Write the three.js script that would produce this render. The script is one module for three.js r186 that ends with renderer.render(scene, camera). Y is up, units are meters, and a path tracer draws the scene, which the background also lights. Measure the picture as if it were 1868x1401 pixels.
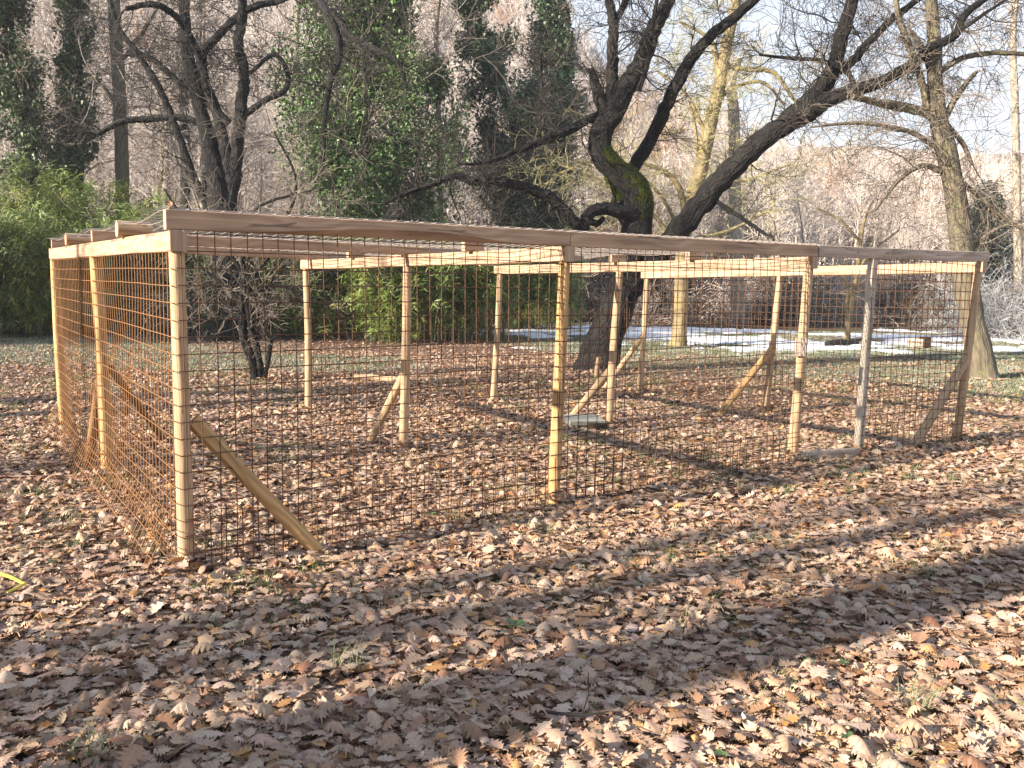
import * as THREE from 'three';
import { mergeGeometries } from 'three/addons/utils/BufferGeometryUtils.js';

// ---------------------------------------------------------------- camera, sky, sun, exposure
const F = 1600, CH = 1.72, PITCH = 0.1131, ROLL = 0.0159;            // lens in pixels of a 1868 x 1401 frame, eye height
const scene = new THREE.Scene();
const camera = new THREE.PerspectiveCamera(2 * Math.atan(700.5 / F) * 180 / Math.PI, 4 / 3, 0.1, 1500);
camera.position.set(0, CH, 0);
camera.rotation.order = 'YXZ';
camera.rotation.set(-PITCH, 0, ROLL);
scene.add(camera);

const renderer = new THREE.WebGLRenderer({ antialias: true });
renderer.toneMapping = THREE.LinearToneMapping;
renderer.toneMappingExposure = 3.4;
renderer.shadowMap.enabled = true;

const SUN_AZ = 29.6 * Math.PI / 180, SUN_EL = 21 * Math.PI / 180;       // light travels right and away
const sunDir = new THREE.Vector3(-Math.cos(SUN_AZ) * Math.cos(SUN_EL), Math.sin(SUN_EL), Math.sin(SUN_AZ) * Math.cos(SUN_EL));
const sun = new THREE.DirectionalLight(new THREE.Color(1.0, 0.88, 0.73), 5.0);
sun.position.copy(sunDir).multiplyScalar(80);
sun.shadow.radius = 1.2;
sun.castShadow = true;
sun.shadow.mapSize.set(4096, 4096);
Object.assign(sun.shadow.camera, { left: -60, right: 60, top: 60, bottom: -60, near: 1, far: 260 });
scene.add(sun, sun.target);

{ // clear winter sky, white haze towards the horizon
  const w = 256, h = 128, d = new Float32Array(w * h * 4);
  for (let j = 0; j < h; j++) for (let i = 0; i < w; i++) {
    const el = ((j + 0.5) / h - 0.5) * Math.PI, k = (j * w + i) * 4;
    const t = Math.pow(Math.max(0, Math.sin(el)), 0.62), s = el < 0 ? 0.16 : 0.32;
    d[k] = s * (1.17 * (1 - t) + 0.28 * t); d[k + 1] = s * (1.25 * (1 - t) + 0.41 * t); d[k + 2] = s * (1.32 * (1 - t) + 0.68 * t); d[k + 3] = 1;
  }
  const sky = new THREE.DataTexture(d, w, h, THREE.RGBAFormat, THREE.FloatType);
  sky.mapping = THREE.EquirectangularReflectionMapping;
  sky.magFilter = sky.minFilter = THREE.LinearFilter;
  sky.needsUpdate = true;
  scene.background = sky; scene.environment = sky;
}
scene.fog = new THREE.FogExp2(new THREE.Color(0.86, 0.91, 1.0), 0.0007);

// ---------------------------------------------------------------- helpers
function rng(seed) { let a = seed >>> 0; return () => { a = (a + 0x6D2B79F5) | 0; let t = Math.imul(a ^ (a >>> 15), 1 | a); t = (t + Math.imul(t ^ (t >>> 7), 61 | t)) ^ t; return ((t ^ (t >>> 14)) >>> 0) / 4294967296; }; }
const V = (x, y, z) => new THREE.Vector3(x, y, z);
const lerp = (a, b, t) => a + (b - a) * t;
const sstep = (a, b, x) => { const t = Math.min(1, Math.max(0, (x - a) / (b - a))); return t * t * (3 - 2 * t); };
function rayOf(px, py) {                                                // photo pixel -> direction (x, y, -z per metre of depth)
  const dx = (px - 934) / F, dy = (py - 700.5) / F, cr = Math.cos(ROLL), sr = Math.sin(ROLL), c = Math.cos(PITCH), s = Math.sin(PITCH);
  const u = dx * cr + dy * sr, v = -dx * sr + dy * cr;
  const y = -v * c - s, z = -v * s + c;
  return [u / z, y / z];
}
const at = (px, py, depth) => { const [x, y] = rayOf(px, py); return V(x * depth, CH + y * depth, -depth); };
const onGround = (px, py, y = 0) => { const r = rayOf(px, py); return at(px, py, (y - CH) / r[1]); };
function hash(x, y, s) { let n = Math.imul(x, 374761393) ^ Math.imul(y, 668265263) ^ Math.imul(s, 1274126177); n = Math.imul(n ^ (n >>> 13), 1274126177); return ((n ^ (n >>> 16)) >>> 0) / 4294967296; }
function vnoise(x, y, s = 1, wrap = 0) {
  const xi = Math.floor(x), yi = Math.floor(y), xf = x - xi, yf = y - yi, m = wrap ? (a) => ((a % wrap) + wrap) % wrap : (a) => a;
  const u = xf * xf * (3 - 2 * xf), v = yf * yf * (3 - 2 * yf);
  return lerp(lerp(hash(m(xi), m(yi), s), hash(m(xi + 1), m(yi), s), u), lerp(hash(m(xi), m(yi + 1), s), hash(m(xi + 1), m(yi + 1), s), u), v);
}
function fbm(x, y, s = 1, o = 4) { let a = 0, w = 0.5, f = 1; for (let i = 0; i < o; i++) { a += w * vnoise(x * f, y * f, s + i); w *= 0.5; f *= 2.03; } return a / (1 - Math.pow(0.5, o)); }
function tex(w, h, fn, srgb) {
  const d = new Uint8Array(w * h * 4);
  for (let j = 0; j < h; j++) for (let i = 0; i < w; i++) { const c = fn(i / w, j / h), k = (j * w + i) * 4; d[k] = c[0] * 255; d[k + 1] = c[1] * 255; d[k + 2] = c[2] * 255; d[k + 3] = 255; }
  const t = new THREE.DataTexture(d, w, h, THREE.RGBAFormat, THREE.UnsignedByteType);
  t.wrapS = t.wrapT = THREE.RepeatWrapping; t.magFilter = THREE.LinearFilter; t.minFilter = THREE.LinearMipmapLinearFilter;
  if (srgb) t.colorSpace = THREE.SRGBColorSpace;
  t.needsUpdate = true; return t;
}
const rep = (t, x, y) => { const c = t.clone(); c.repeat.set(x, y); c.needsUpdate = true; return c; };
// noise that tiles over 0..1 at a whole number of cells
const tn = (u, v, fx, fy, s) => { const x = u * fx, y = v * fy, xi = Math.floor(x), yi = Math.floor(y), xf = x - xi, yf = y - yi, a = xf * xf * (3 - 2 * xf), b = yf * yf * (3 - 2 * yf), X = (q) => (q + fx) % fx, Y = (q) => (q + fy) % fy;
  return lerp(lerp(hash(X(xi), Y(yi), s), hash(X(xi + 1), Y(yi), s), a), lerp(hash(X(xi), Y(yi + 1), s), hash(X(xi + 1), Y(yi + 1), s), a), b); };

// ---------------------------------------------------------------- naming
const used = new Map();
function numbered(name) { const n = used.get(name) || 0; used.set(name, n + 1); return n ? `${name}_${String(n).padStart(3, '0')}` : name; }
function tag(o, label, category, group) { Object.assign(o.userData, { label, category }); if (group) o.userData.group = group; return o; }
function thing(name, label, category, pos, group) { const o = new THREE.Group(); o.name = numbered(name); if (pos) o.position.copy(pos); scene.add(o); return tag(o, label, category, group); }
function mesh(name, geo, mat, parent) { const m = new THREE.Mesh(geo, mat); m.name = name; m.castShadow = m.receiveShadow = true; if (parent) parent.add(m); return m; }
function struct(name, geo, mat) { const m = mesh(numbered(name), geo, mat, scene); m.userData.kind = 'structure'; return m; }
function copyOf(o, label, pos, turn, scale, group) { const c = o.clone(); c.name = numbered(o.name.replace(/_\d+$/, '')); c.position.copy(pos); c.rotation.y = turn || 0; c.scale.setScalar(scale || 1); scene.add(c); c.userData = { ...o.userData, label }; if (group) c.userData.group = group; return c; }
function scatter(name, geo, mat, mats, cols, parent, stuff = true) {
  const m = new THREE.InstancedMesh(geo, mat, mats.length); m.name = name;
  mats.forEach((q, i) => m.setMatrixAt(i, q)); if (cols) cols.forEach((c, i) => m.setColorAt(i, c));
  m.castShadow = m.receiveShadow = true; if (stuff) m.userData.kind = 'stuff'; parent.add(m); return m;
}

// ---------------------------------------------------------------- tubes: limbs, twigs, wires
class Buf {
  constructor() { this.p = []; this.n = []; this.u = []; this.i = []; this.c = null; }
  tube(pts, rs, sides, o = {}) {
    const N = pts.length, t = V(), nx = V(), ny = V(), q = V(), base = this.p.length / 3; let len = 0;
    t.subVectors(pts[1], pts[0]).normalize();
    nx.set(Math.abs(t.y) > 0.9 ? 1 : 0, Math.abs(t.y) > 0.9 ? 0 : 1, 0).cross(t).normalize();
    for (let k = 0; k < N; k++) {
      t.subVectors(pts[Math.min(N - 1, k + 1)], pts[Math.max(0, k - 1)]).normalize();
      nx.addScaledVector(t, -nx.dot(t)).normalize(); ny.crossVectors(t, nx);
      if (k) len += pts[k].distanceTo(pts[k - 1]);
      for (let s = 0; s <= sides; s++) {
        const a = (s % sides) / sides * Math.PI * 2, ca = Math.cos(a), sa = Math.sin(a);
        let r = rs[k]; if (o.rough) r *= 1 + o.rough * (vnoise(ca * 2.2 + 7 + (o.seed || 0), len * (o.freq || 3) + sa * 2.2, 3) - 0.5) * 2 + (o.rough * 0.5) * (vnoise(ca * 6 + 17, len * 9 + sa * 6, 5) - 0.5);
        q.set(0, 0, 0).addScaledVector(nx, ca).addScaledVector(ny, sa);
        this.p.push(pts[k].x + q.x * r, pts[k].y + q.y * r, pts[k].z + q.z * r); this.n.push(q.x, q.y, q.z);
        this.u.push(s / sides * Math.max(1, Math.round(rs[0] * 6.283 / 0.4)) * 0.4, len);
      }
    }
    const w = sides + 1;
    for (let k = 0; k < N - 1; k++) for (let s = 0; s < sides; s++) { const a = base + k * w + s; this.i.push(a, a + 1, a + w, a + 1, a + w + 1, a + w); }
    if (o.cap) for (const k of [0, N - 1]) {
      const b = this.p.length / 3; t.subVectors(pts[k], pts[k ? k - 1 : 1]).normalize();
      for (let s = 0; s < sides; s++) { const j = (base + k * w + s) * 3; this.p.push(this.p[j], this.p[j + 1], this.p[j + 2]); this.n.push(t.x, t.y, t.z); this.u.push(this.p[j], this.p[j + 1]); }
      for (let s = 1; s < sides - 1; s++) k ? this.i.push(b, b + s, b + s + 1) : this.i.push(b, b + s + 1, b + s);
    }
  }
  geo(rough) {
    const g = new THREE.BufferGeometry();
    g.setAttribute('position', new THREE.Float32BufferAttribute(this.p, 3)); g.setAttribute('normal', new THREE.Float32BufferAttribute(this.n, 3)); g.setAttribute('uv', new THREE.Float32BufferAttribute(this.u, 2));
    g.setIndex(this.p.length / 3 > 65535 ? new THREE.Uint32BufferAttribute(this.i, 1) : new THREE.Uint16BufferAttribute(this.i, 1));
    if (rough) g.computeVertexNormals();
    return g;
  }
}
function smooth(pts, rs, step) {                                        // spline through traced points
  const c = new THREE.CatmullRomCurve3(pts, false, 'centripetal'), n = Math.max(3, Math.ceil(c.getLength() / step)), P = [], R = [];
  for (let k = 0; k <= n; k++) { const t = k / n, f = t * (pts.length - 1), i = Math.min(pts.length - 2, Math.floor(f)); P.push(c.getPoint(t)); R.push(lerp(rs[i], rs[i + 1], f - i)); }
  return [P, R];
}
// a twig that forks again and again
function grow(buf, R, p, d, len, r, lvl, o) {
  const n = lvl > 1 ? 5 : lvl ? 4 : 3, pts = [p.clone()], rs = [r], dir = d.clone(), q = p.clone();
  for (let k = 1; k <= n; k++) {
    dir.x += (R() - 0.5) * o.bend; dir.y += (R() - 0.5) * o.bend + o.up; dir.z += (R() - 0.5) * o.bend; dir.normalize();
    q.addScaledVector(dir, len / n); pts.push(q.clone()); rs.push(Math.max(o.min, r * (1 - 0.72 * k / n)));
    if (lvl > 0) for (let c = (o.kids * (0.6 + R() * 0.8) + R()) | 0; c > 0; c--) {
      const e = V(R() - 0.5, R() - 0.5, R() - 0.5).cross(dir).normalize(), cd = dir.clone().multiplyScalar(0.55 + R() * 0.4).addScaledVector(e, 0.55 + R() * 0.5).normalize();
      grow(buf, R, q.clone().addScaledVector(dir, -R() * len / n), cd, len * (0.38 + R() * 0.32), Math.max(o.min, rs[k] * (0.45 + R() * 0.25)), lvl - 1, o);
    }
  }
  buf.tube(pts, rs, r > 0.03 ? 6 : r > 0.012 ? 4 : 3);
}
// ---------------------------------------------------------------- materials
const std = (o) => new THREE.MeshStandardMaterial({ roughness: 0.9, ...o });
const lin = (r, g, b) => new THREE.Color().setRGB(r, g, b);
const barkBump = tex(256, 256, (u, v) => { const w = tn(u, v, 6, 4, 3) * 0.25; const a = 1 - Math.abs(2 * tn((u + w) % 1, v, 22, 5, 1) - 1), b = tn(u, v, 60, 30, 2); const x = 0.75 * a + 0.25 * b; return [x, x, x]; });
const barkCol = (a, b, c, seed) => tex(128, 256, (u, v) => { const k = tn(u, v, 20, 6, seed), l = sstep(0.6, 0.8, tn(u, v, 7, 7, seed + 4) * 0.6 + tn(u, v, 31, 31, seed + 5) * 0.4); return [0, 1, 2].map((i) => lerp(lerp(a[i], b[i], k), c[i], l)); }, true);
const barkMat = (a, b, c, seed, bump = 0.02) => std({ map: rep(barkCol(a, b, c, seed), 1.25, 0.9), bumpMap: rep(barkBump, 1.25, 0.8), bumpScale: bump });
const M = {
  oak: barkMat([0.055, 0.045, 0.04], [0.125, 0.107, 0.095], [0.165, 0.16, 0.13], 11, 0.065),
  grey: barkMat([0.34, 0.31, 0.26], [0.47, 0.43, 0.36], [0.42, 0.42, 0.28], 12),
  yellow: barkMat([0.46, 0.40, 0.30], [0.62, 0.56, 0.42], [0.56, 0.52, 0.27], 13, 0.012),
  pale: barkMat([0.52, 0.47, 0.42], [0.68, 0.63, 0.57], [0.44, 0.42, 0.35], 14, 0.01),
  twigDark: std({ color: lin(0.035, 0.029, 0.024) }), twigGrey: std({ color: lin(0.20, 0.165, 0.13) }), twigYellow: std({ color: lin(0.34, 0.31, 0.16) }),
  twigPale: std({ color: lin(0.50, 0.44, 0.40) }), twigPink: std({ color: lin(0.48, 0.42, 0.38) }), frost: std({ color: lin(0.42, 0.42, 0.42) }),
  moss: std({ color: lin(0.13, 0.17, 0.025), roughness: 1 }),
  snow: std({ color: lin(0.84, 0.87, 0.91), roughness: 0.6 }),
  rustSunlit: std({ color: lin(0.25, 0.12, 0.045), roughness: 0.75, metalness: 0.2 }),  // left wall wire: golden sunlight put into the rust colour
  rustShaded: std({ color: lin(0.125, 0.062, 0.031), roughness: 0.75, metalness: 0.2 }),  // same rusty wire, colour darkened for the walls out of the sun
  zinc: std({ color: lin(0.40, 0.35, 0.31), roughness: 0.5, metalness: 0.3 }),
};
const woodTex = (a, b, seed) => tex(256, 512, (u, v) => {
  const kn = tn(u, v, 3, 4, seed + 9), warp = kn * 0.5 + tn(u, v, 4, 3, seed) * 0.5;
  const ring = 0.5 + 0.5 * Math.sin((u * 5 + warp * 2.4) * Math.PI * 2), fine = tn(u, v, 90, 8, seed + 2), st = sstep(0.62, 0.9, tn(u, v, 9, 3, seed + 3));
  const k = 0.40 * ring + 0.35 * fine + 0.25 * warp, knot = sstep(0.93, 0.97, tn(u, v, 16, 14, seed + 6));
  return [0, 1, 2].map((i) => lerp(a[i], b[i], k) * (1 - 0.16 * st) * (1 - 0.45 * knot) * (1 - 0.3 * sstep(0.97, 0.985, 1 - Math.abs(tn(u, v, 14, 2, seed + 7) - 0.5)) * sstep(0.55, 0.7, tn(u, v, 5, 4, seed + 8)))); }, true);
const woodBump = tex(128, 256, (u, v) => { const x = 0.6 * tn(u, v, 40, 5, 5) + 0.4 * tn(u, v, 9, 3, 6); return [x, x, x]; });
const woodMat = (a, b, seed) => std({ map: rep(woodTex(a, b, seed), 2.6, 0.8), bumpMap: rep(woodBump, 3, 1.2), bumpScale: 0.003, roughness: 0.82 });
M.sawn = woodMat([0.63, 0.505, 0.395], [0.80, 0.685, 0.57], 21);
M.postBrown = woodMat([0.42, 0.30, 0.18], [0.58, 0.44, 0.29], 39);
M.postGrey = woodMat([0.64, 0.59, 0.52], [0.80, 0.755, 0.69], 37);
M.sawnGrey = woodMat([0.60, 0.535, 0.475], [0.76, 0.69, 0.625], 25);
M.post = woodMat([0.61, 0.49, 0.365], [0.80, 0.69, 0.555], 31);
M.postGold = woodMat([0.63, 0.475, 0.30], [0.82, 0.675, 0.475], 33);

// ---------------------------------------------------------------- terrain
const hillAt = (x, d) => {                                              // d: metres in front of the camera
  const k = sstep(-30, 58, x - (d - 150) * 0.10), s = sstep(48, 190, d), f = sstep(200, 420, d);
  return s * lerp(54, 15, k) + f * lerp(20, 50, sstep(-20, 90, x)) + s * (fbm(x * 0.02, d * 0.02, 9) - 0.5) * 9;
};
const groundY = (x, d) => (fbm(x * 0.35 + 50, d * 0.35 + 50, 4, 3) - 0.5) * 0.10 * sstep(-2, 9, d + Math.abs(x)) * (1 - sstep(60, 90, d)) + hillAt(x, d) - (d < 30 ? 0.02 : 0);
const frosty = (x, d) => sstep(0.42, 0.62, fbm(x * 0.16 + 3, d * 0.16, 14) + 0.34 * sstep(0.5, 9, x + (d - 18) * 0.35) * sstep(12, 22, d) - 0.22 * (1 - sstep(8, 16, d)));   // thin grass instead of leaves
const soilTex = tex(1024, 1024, (u, v) => {
  const big = tn(u, v, 7, 7, 41), mid = tn(u, v, 60, 60, 42), fine = tn(u, v, 190, 140, 43), spk = sstep(0.55, 0.72, tn(u, v, 130, 100, 44) * 0.7 + mid * 0.3), red = tn(u, v, 90, 80, 46);
  const k = 0.3 * fine + 0.3 * mid + 0.2 * big; const dk = [0.24, 0.175, 0.13], br = [0.43, 0.315, 0.235], tan = lerp(0, 1, red) > 0.5 ? [0.68, 0.55, 0.46] : [0.55, 0.42, 0.34];
  return [0, 1, 2].map((i) => lerp(lerp(dk[i], br[i], k * 1.3), tan[i], spk * 0.85)); }, true);
const soilBump = tex(512, 512, (u, v) => { const x = 0.5 * tn(u, v, 60, 60, 42) + 0.5 * tn(u, v, 120, 110, 47); return [x, x, x]; });
const axis = (n, lo, hi, c, pw) => Array.from({ length: n + 1 }, (_, k) => { const t = k / n * 2 - 1, s = Math.sign(t) * Math.pow(Math.abs(t), pw); return s < 0 ? c + s * (c - lo) : c + s * (hi - c); });
let ground;
{
  const X = axis(150, -420, 420, 0, 2.4), D = axis(190, -160, 640, 12, 2.2), p = [], u = [], ci = [], idx = [], c1 = [1, 1, 1], c2 = [0.66, 0.80, 0.62];
  for (const d of D) for (const x of X) { p.push(x, groundY(x, d), -d); u.push(x, d); const f = frosty(x, d) * (d < 60 ? 1 : 0);  for (let i = 0; i < 3; i++) ci.push(lerp(c1[i], c2[i], f * 0.9)); }
  const w = X.length; for (let j = 0; j < D.length - 1; j++) for (let i = 0; i < w - 1; i++) { const a = j * w + i; idx.push(a, a + 1, a + w, a + 1, a + w + 1, a + w); }
  const g = new THREE.BufferGeometry(); g.setAttribute('position', new THREE.Float32BufferAttribute(p, 3)); g.setAttribute('uv', new THREE.Float32BufferAttribute(u, 2)); g.setAttribute('color', new THREE.Float32BufferAttribute(ci, 3)); g.setIndex(idx); g.computeVertexNormals();
  ground = struct('ground', g, std({ map: rep(soilTex, 0.34, 0.34), bumpMap: rep(soilBump, 0.5, 0.5), bumpScale: 0.03, vertexColors: true, roughness: 1 }));
}

// ---------------------------------------------------------------- fallen oak leaves
function leafGeo(seed, lobes, curl, fold, lod) {                        // an oak leaf 1 m long: lobed outline, raised rib, curled
  const R = rng(seed), st = [], n = lod ? lobes * 2 : lobes * 4; st.push([0, 0.015], [0.10, 0.022]); let amp = 0;
  for (let k = 0; k <= n; k++) { const t = 0.16 + 0.80 * k / n, env = 0.31 * Math.pow(Math.sin(Math.PI * Math.pow((t - 0.08) / 0.96, 1.25)), 0.8) + 0.03; if (k % 4 === 0) amp = 0.75 + R() * 0.45; st.push([t + (lod ? 0 : 0.018 * Math.sin(k / n * lobes * 6.283 + 1.2)), env * (lod ? (k % 2 ? 1.0 : 0.66) : 0.83 - 0.25 * amp * Math.cos(k / n * lobes * 6.283)) * (0.96 + R() * 0.08)]); }
  st.push([1, 0.02]);
  const p = [], ix = [], c1 = (R() - 0.5) * 0.5 + curl;
  st.forEach(([t, w]) => { const bend = -c1 * 0.35 * Math.sin(t * 3.0 + 0.2);
    for (const s of [-1, -0.5, 0, 0.5, 1]) { const f = (s < 0 ? fold * 0.8 : fold * 1.2); p.push(s * w, bend + Math.abs(s) * w * f + Math.pow(Math.abs(s), 2) * w * curl * 0.8 + (Math.abs(s) === 1 ? (R() - 0.5) * 0.05 : 0), t - 0.5 + (Math.abs(s) === 1 ? 0.03 : 0)); } });
  for (let k = 0; k < st.length - 1; k++) for (let s = 0; s < 4; s++) { const a = k * 5 + s; ix.push(a, a + 5, a + 1, a + 1, a + 5, a + 6); }
  const g = new THREE.BufferGeometry(); g.setAttribute('position', new THREE.Float32BufferAttribute(p, 3)); g.setIndex(ix); g.computeVertexNormals();
  const uv = []; for (let k = 0; k < p.length; k += 3) uv.push(p[k] + 0.5, p[k + 2] + 0.5); g.setAttribute('uv', new THREE.Float32BufferAttribute(uv, 2));
  return g;
}
const leafTex = tex(128, 256, (u, v) => { // ribs and blotches
  const x = Math.abs(u - 0.5), rib = 1 - sstep(0.006, 0.016, x), side = 1 - sstep(0.0, 0.09, Math.abs((((v - x * 0.9) * 8) % 1 + 1) % 1 - 0.5)), b = tn(u, v, 9, 12, 51), c = tn(u, v, 40, 60, 52);
  const k = 0.80 + 0.14 * b + 0.10 * c - 0.12 * sstep(0.7, 0.9, b); const z = Math.min(1, k + 0.10 * rib + 0.05 * side * (x > 0.02 ? 1 : 0)); return [z, z * (0.985 - 0.03 * b), z * (0.97 - 0.05 * b)]; }, true);
const leafMat = std({ map: leafTex, roughness: 0.62, side: THREE.DoubleSide });
const leafVariants = [leafGeo(1, 4, 0.25, 0.10), leafGeo(2, 5, -0.2, 0.18), leafGeo(3, 4, 0.5, 0.06), leafGeo(4, 5, 0.1, 0.28), leafGeo(5, 4, -0.45, 0.12), leafGeo(6, 5, 1.0, 0.25)];
const leafFar = [leafGeo(7, 4, 0.5, 0.2, true), leafGeo(8, 4, -0.5, 0.35, true), leafGeo(9, 3, 1.0, 0.2, true)];
let litter;
const leafColour = (R) => { const k = R(), a = k < 0.46 ? [0.43, 0.302, 0.215] : k < 0.74 ? [0.53, 0.412, 0.315] : k < 0.90 ? [0.34, 0.205, 0.125] : k < 0.96 ? [0.23, 0.118, 0.066] : [0.50, 0.28, 0.11], v = 0.80 + R() * 0.4; return lin(a[0] * v, a[1] * v * (0.96 + R() * 0.08), a[2] * v * (0.92 + R() * 0.16)); };
{
  const R = rng(77), near = leafVariants.map(() => [[], []]), far = leafFar.map(() => [[], []]), m = new THREE.Matrix4(), q = new THREE.Quaternion(), e = new THREE.Euler(), singles = [];
  const put = (x, d, flat) => {
    const f = frosty(x, d); if (R() < f * 0.62) return;
    const dist = Math.hypot(x, d), bare = fbm(x * 1.1, d * 1.1, 21, 3) < 0.33 && R() < 0.5; if (bare) return;
    const s = (R() < 0.22 ? 0.022 : 0.052) + Math.pow(R(), 1.9) * 0.088, tilt = 0.06 + 0.50 * Math.pow(R(), 2.8);
    e.set((R() - 0.5) * 2 * tilt + (R() < 0.18 ? Math.PI : 0), R() * 6.283, (R() - 0.5) * 2 * tilt, 'YXZ'); q.setFromEuler(e);
    const mm = new THREE.Matrix4().compose(V(x, groundY(x, d) + 0.004 + R() * R() * 0.055 + tilt * 0.03, -d), q, V(s * (0.8 + R() * 0.35), s, s));
    const c = leafColour(R);
    if (dist < 10) { const k = (R() * leafVariants.length) | 0; if (dist < 6 && d > 3 && Math.abs(x) < 0.57 * d) singles.push([dist - s * 16, k, mm, c]); else { near[k][0].push(mm); near[k][1].push(c); } }
    else { const k = (R() * leafFar.length) | 0; far[k][0].push(mm); far[k][1].push(c); }
  };
  const sow = (n, d0, d1, w0) => { for (let k = 0; k < n; k++) { const d = Math.sqrt(lerp(d0 * d0, d1 * d1, R())); put((R() * 2 - 1) * (0.64 * d + w0), d); } };
  sow(54000, 2.2, 7, 0.3); sow(66000, 7, 13, 0.5); sow(44000, 13, 22, 0.5); sow(15000, 22, 31, 0.5);
  singles.sort((a, b) => a[0] - b[0]);
  const mats = Array.from({ length: 24 }, () => std({ map: leafTex, color: leafColour(R), roughness: 0.62, side: THREE.DoubleSide }));
  singles.forEach(([, k, mm, c], i) => {
    if (i < 300) { const o = mesh('oak_leaf', leafVariants[k], mats[i % 24], ground); mm.decompose(o.position, o.quaternion, o.scale); }
    else { near[k][0].push(mm); near[k][1].push(c); }
  });
  litter = new THREE.Group(); litter.name = 'leaf_litter'; scene.add(litter); litter.userData = { kind: 'stuff', label: 'fallen brown oak leaves covering the ground around the wire pen', category: 'leaf litter' };
  near.forEach(([a, c], k) => scatter('leaf_scatter', leafVariants[k], leafMat, a, c, litter));
  far.forEach(([a, c], k) => scatter('leaf_scatter', leafFar[k], leafMat, a, c, litter));
}
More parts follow.
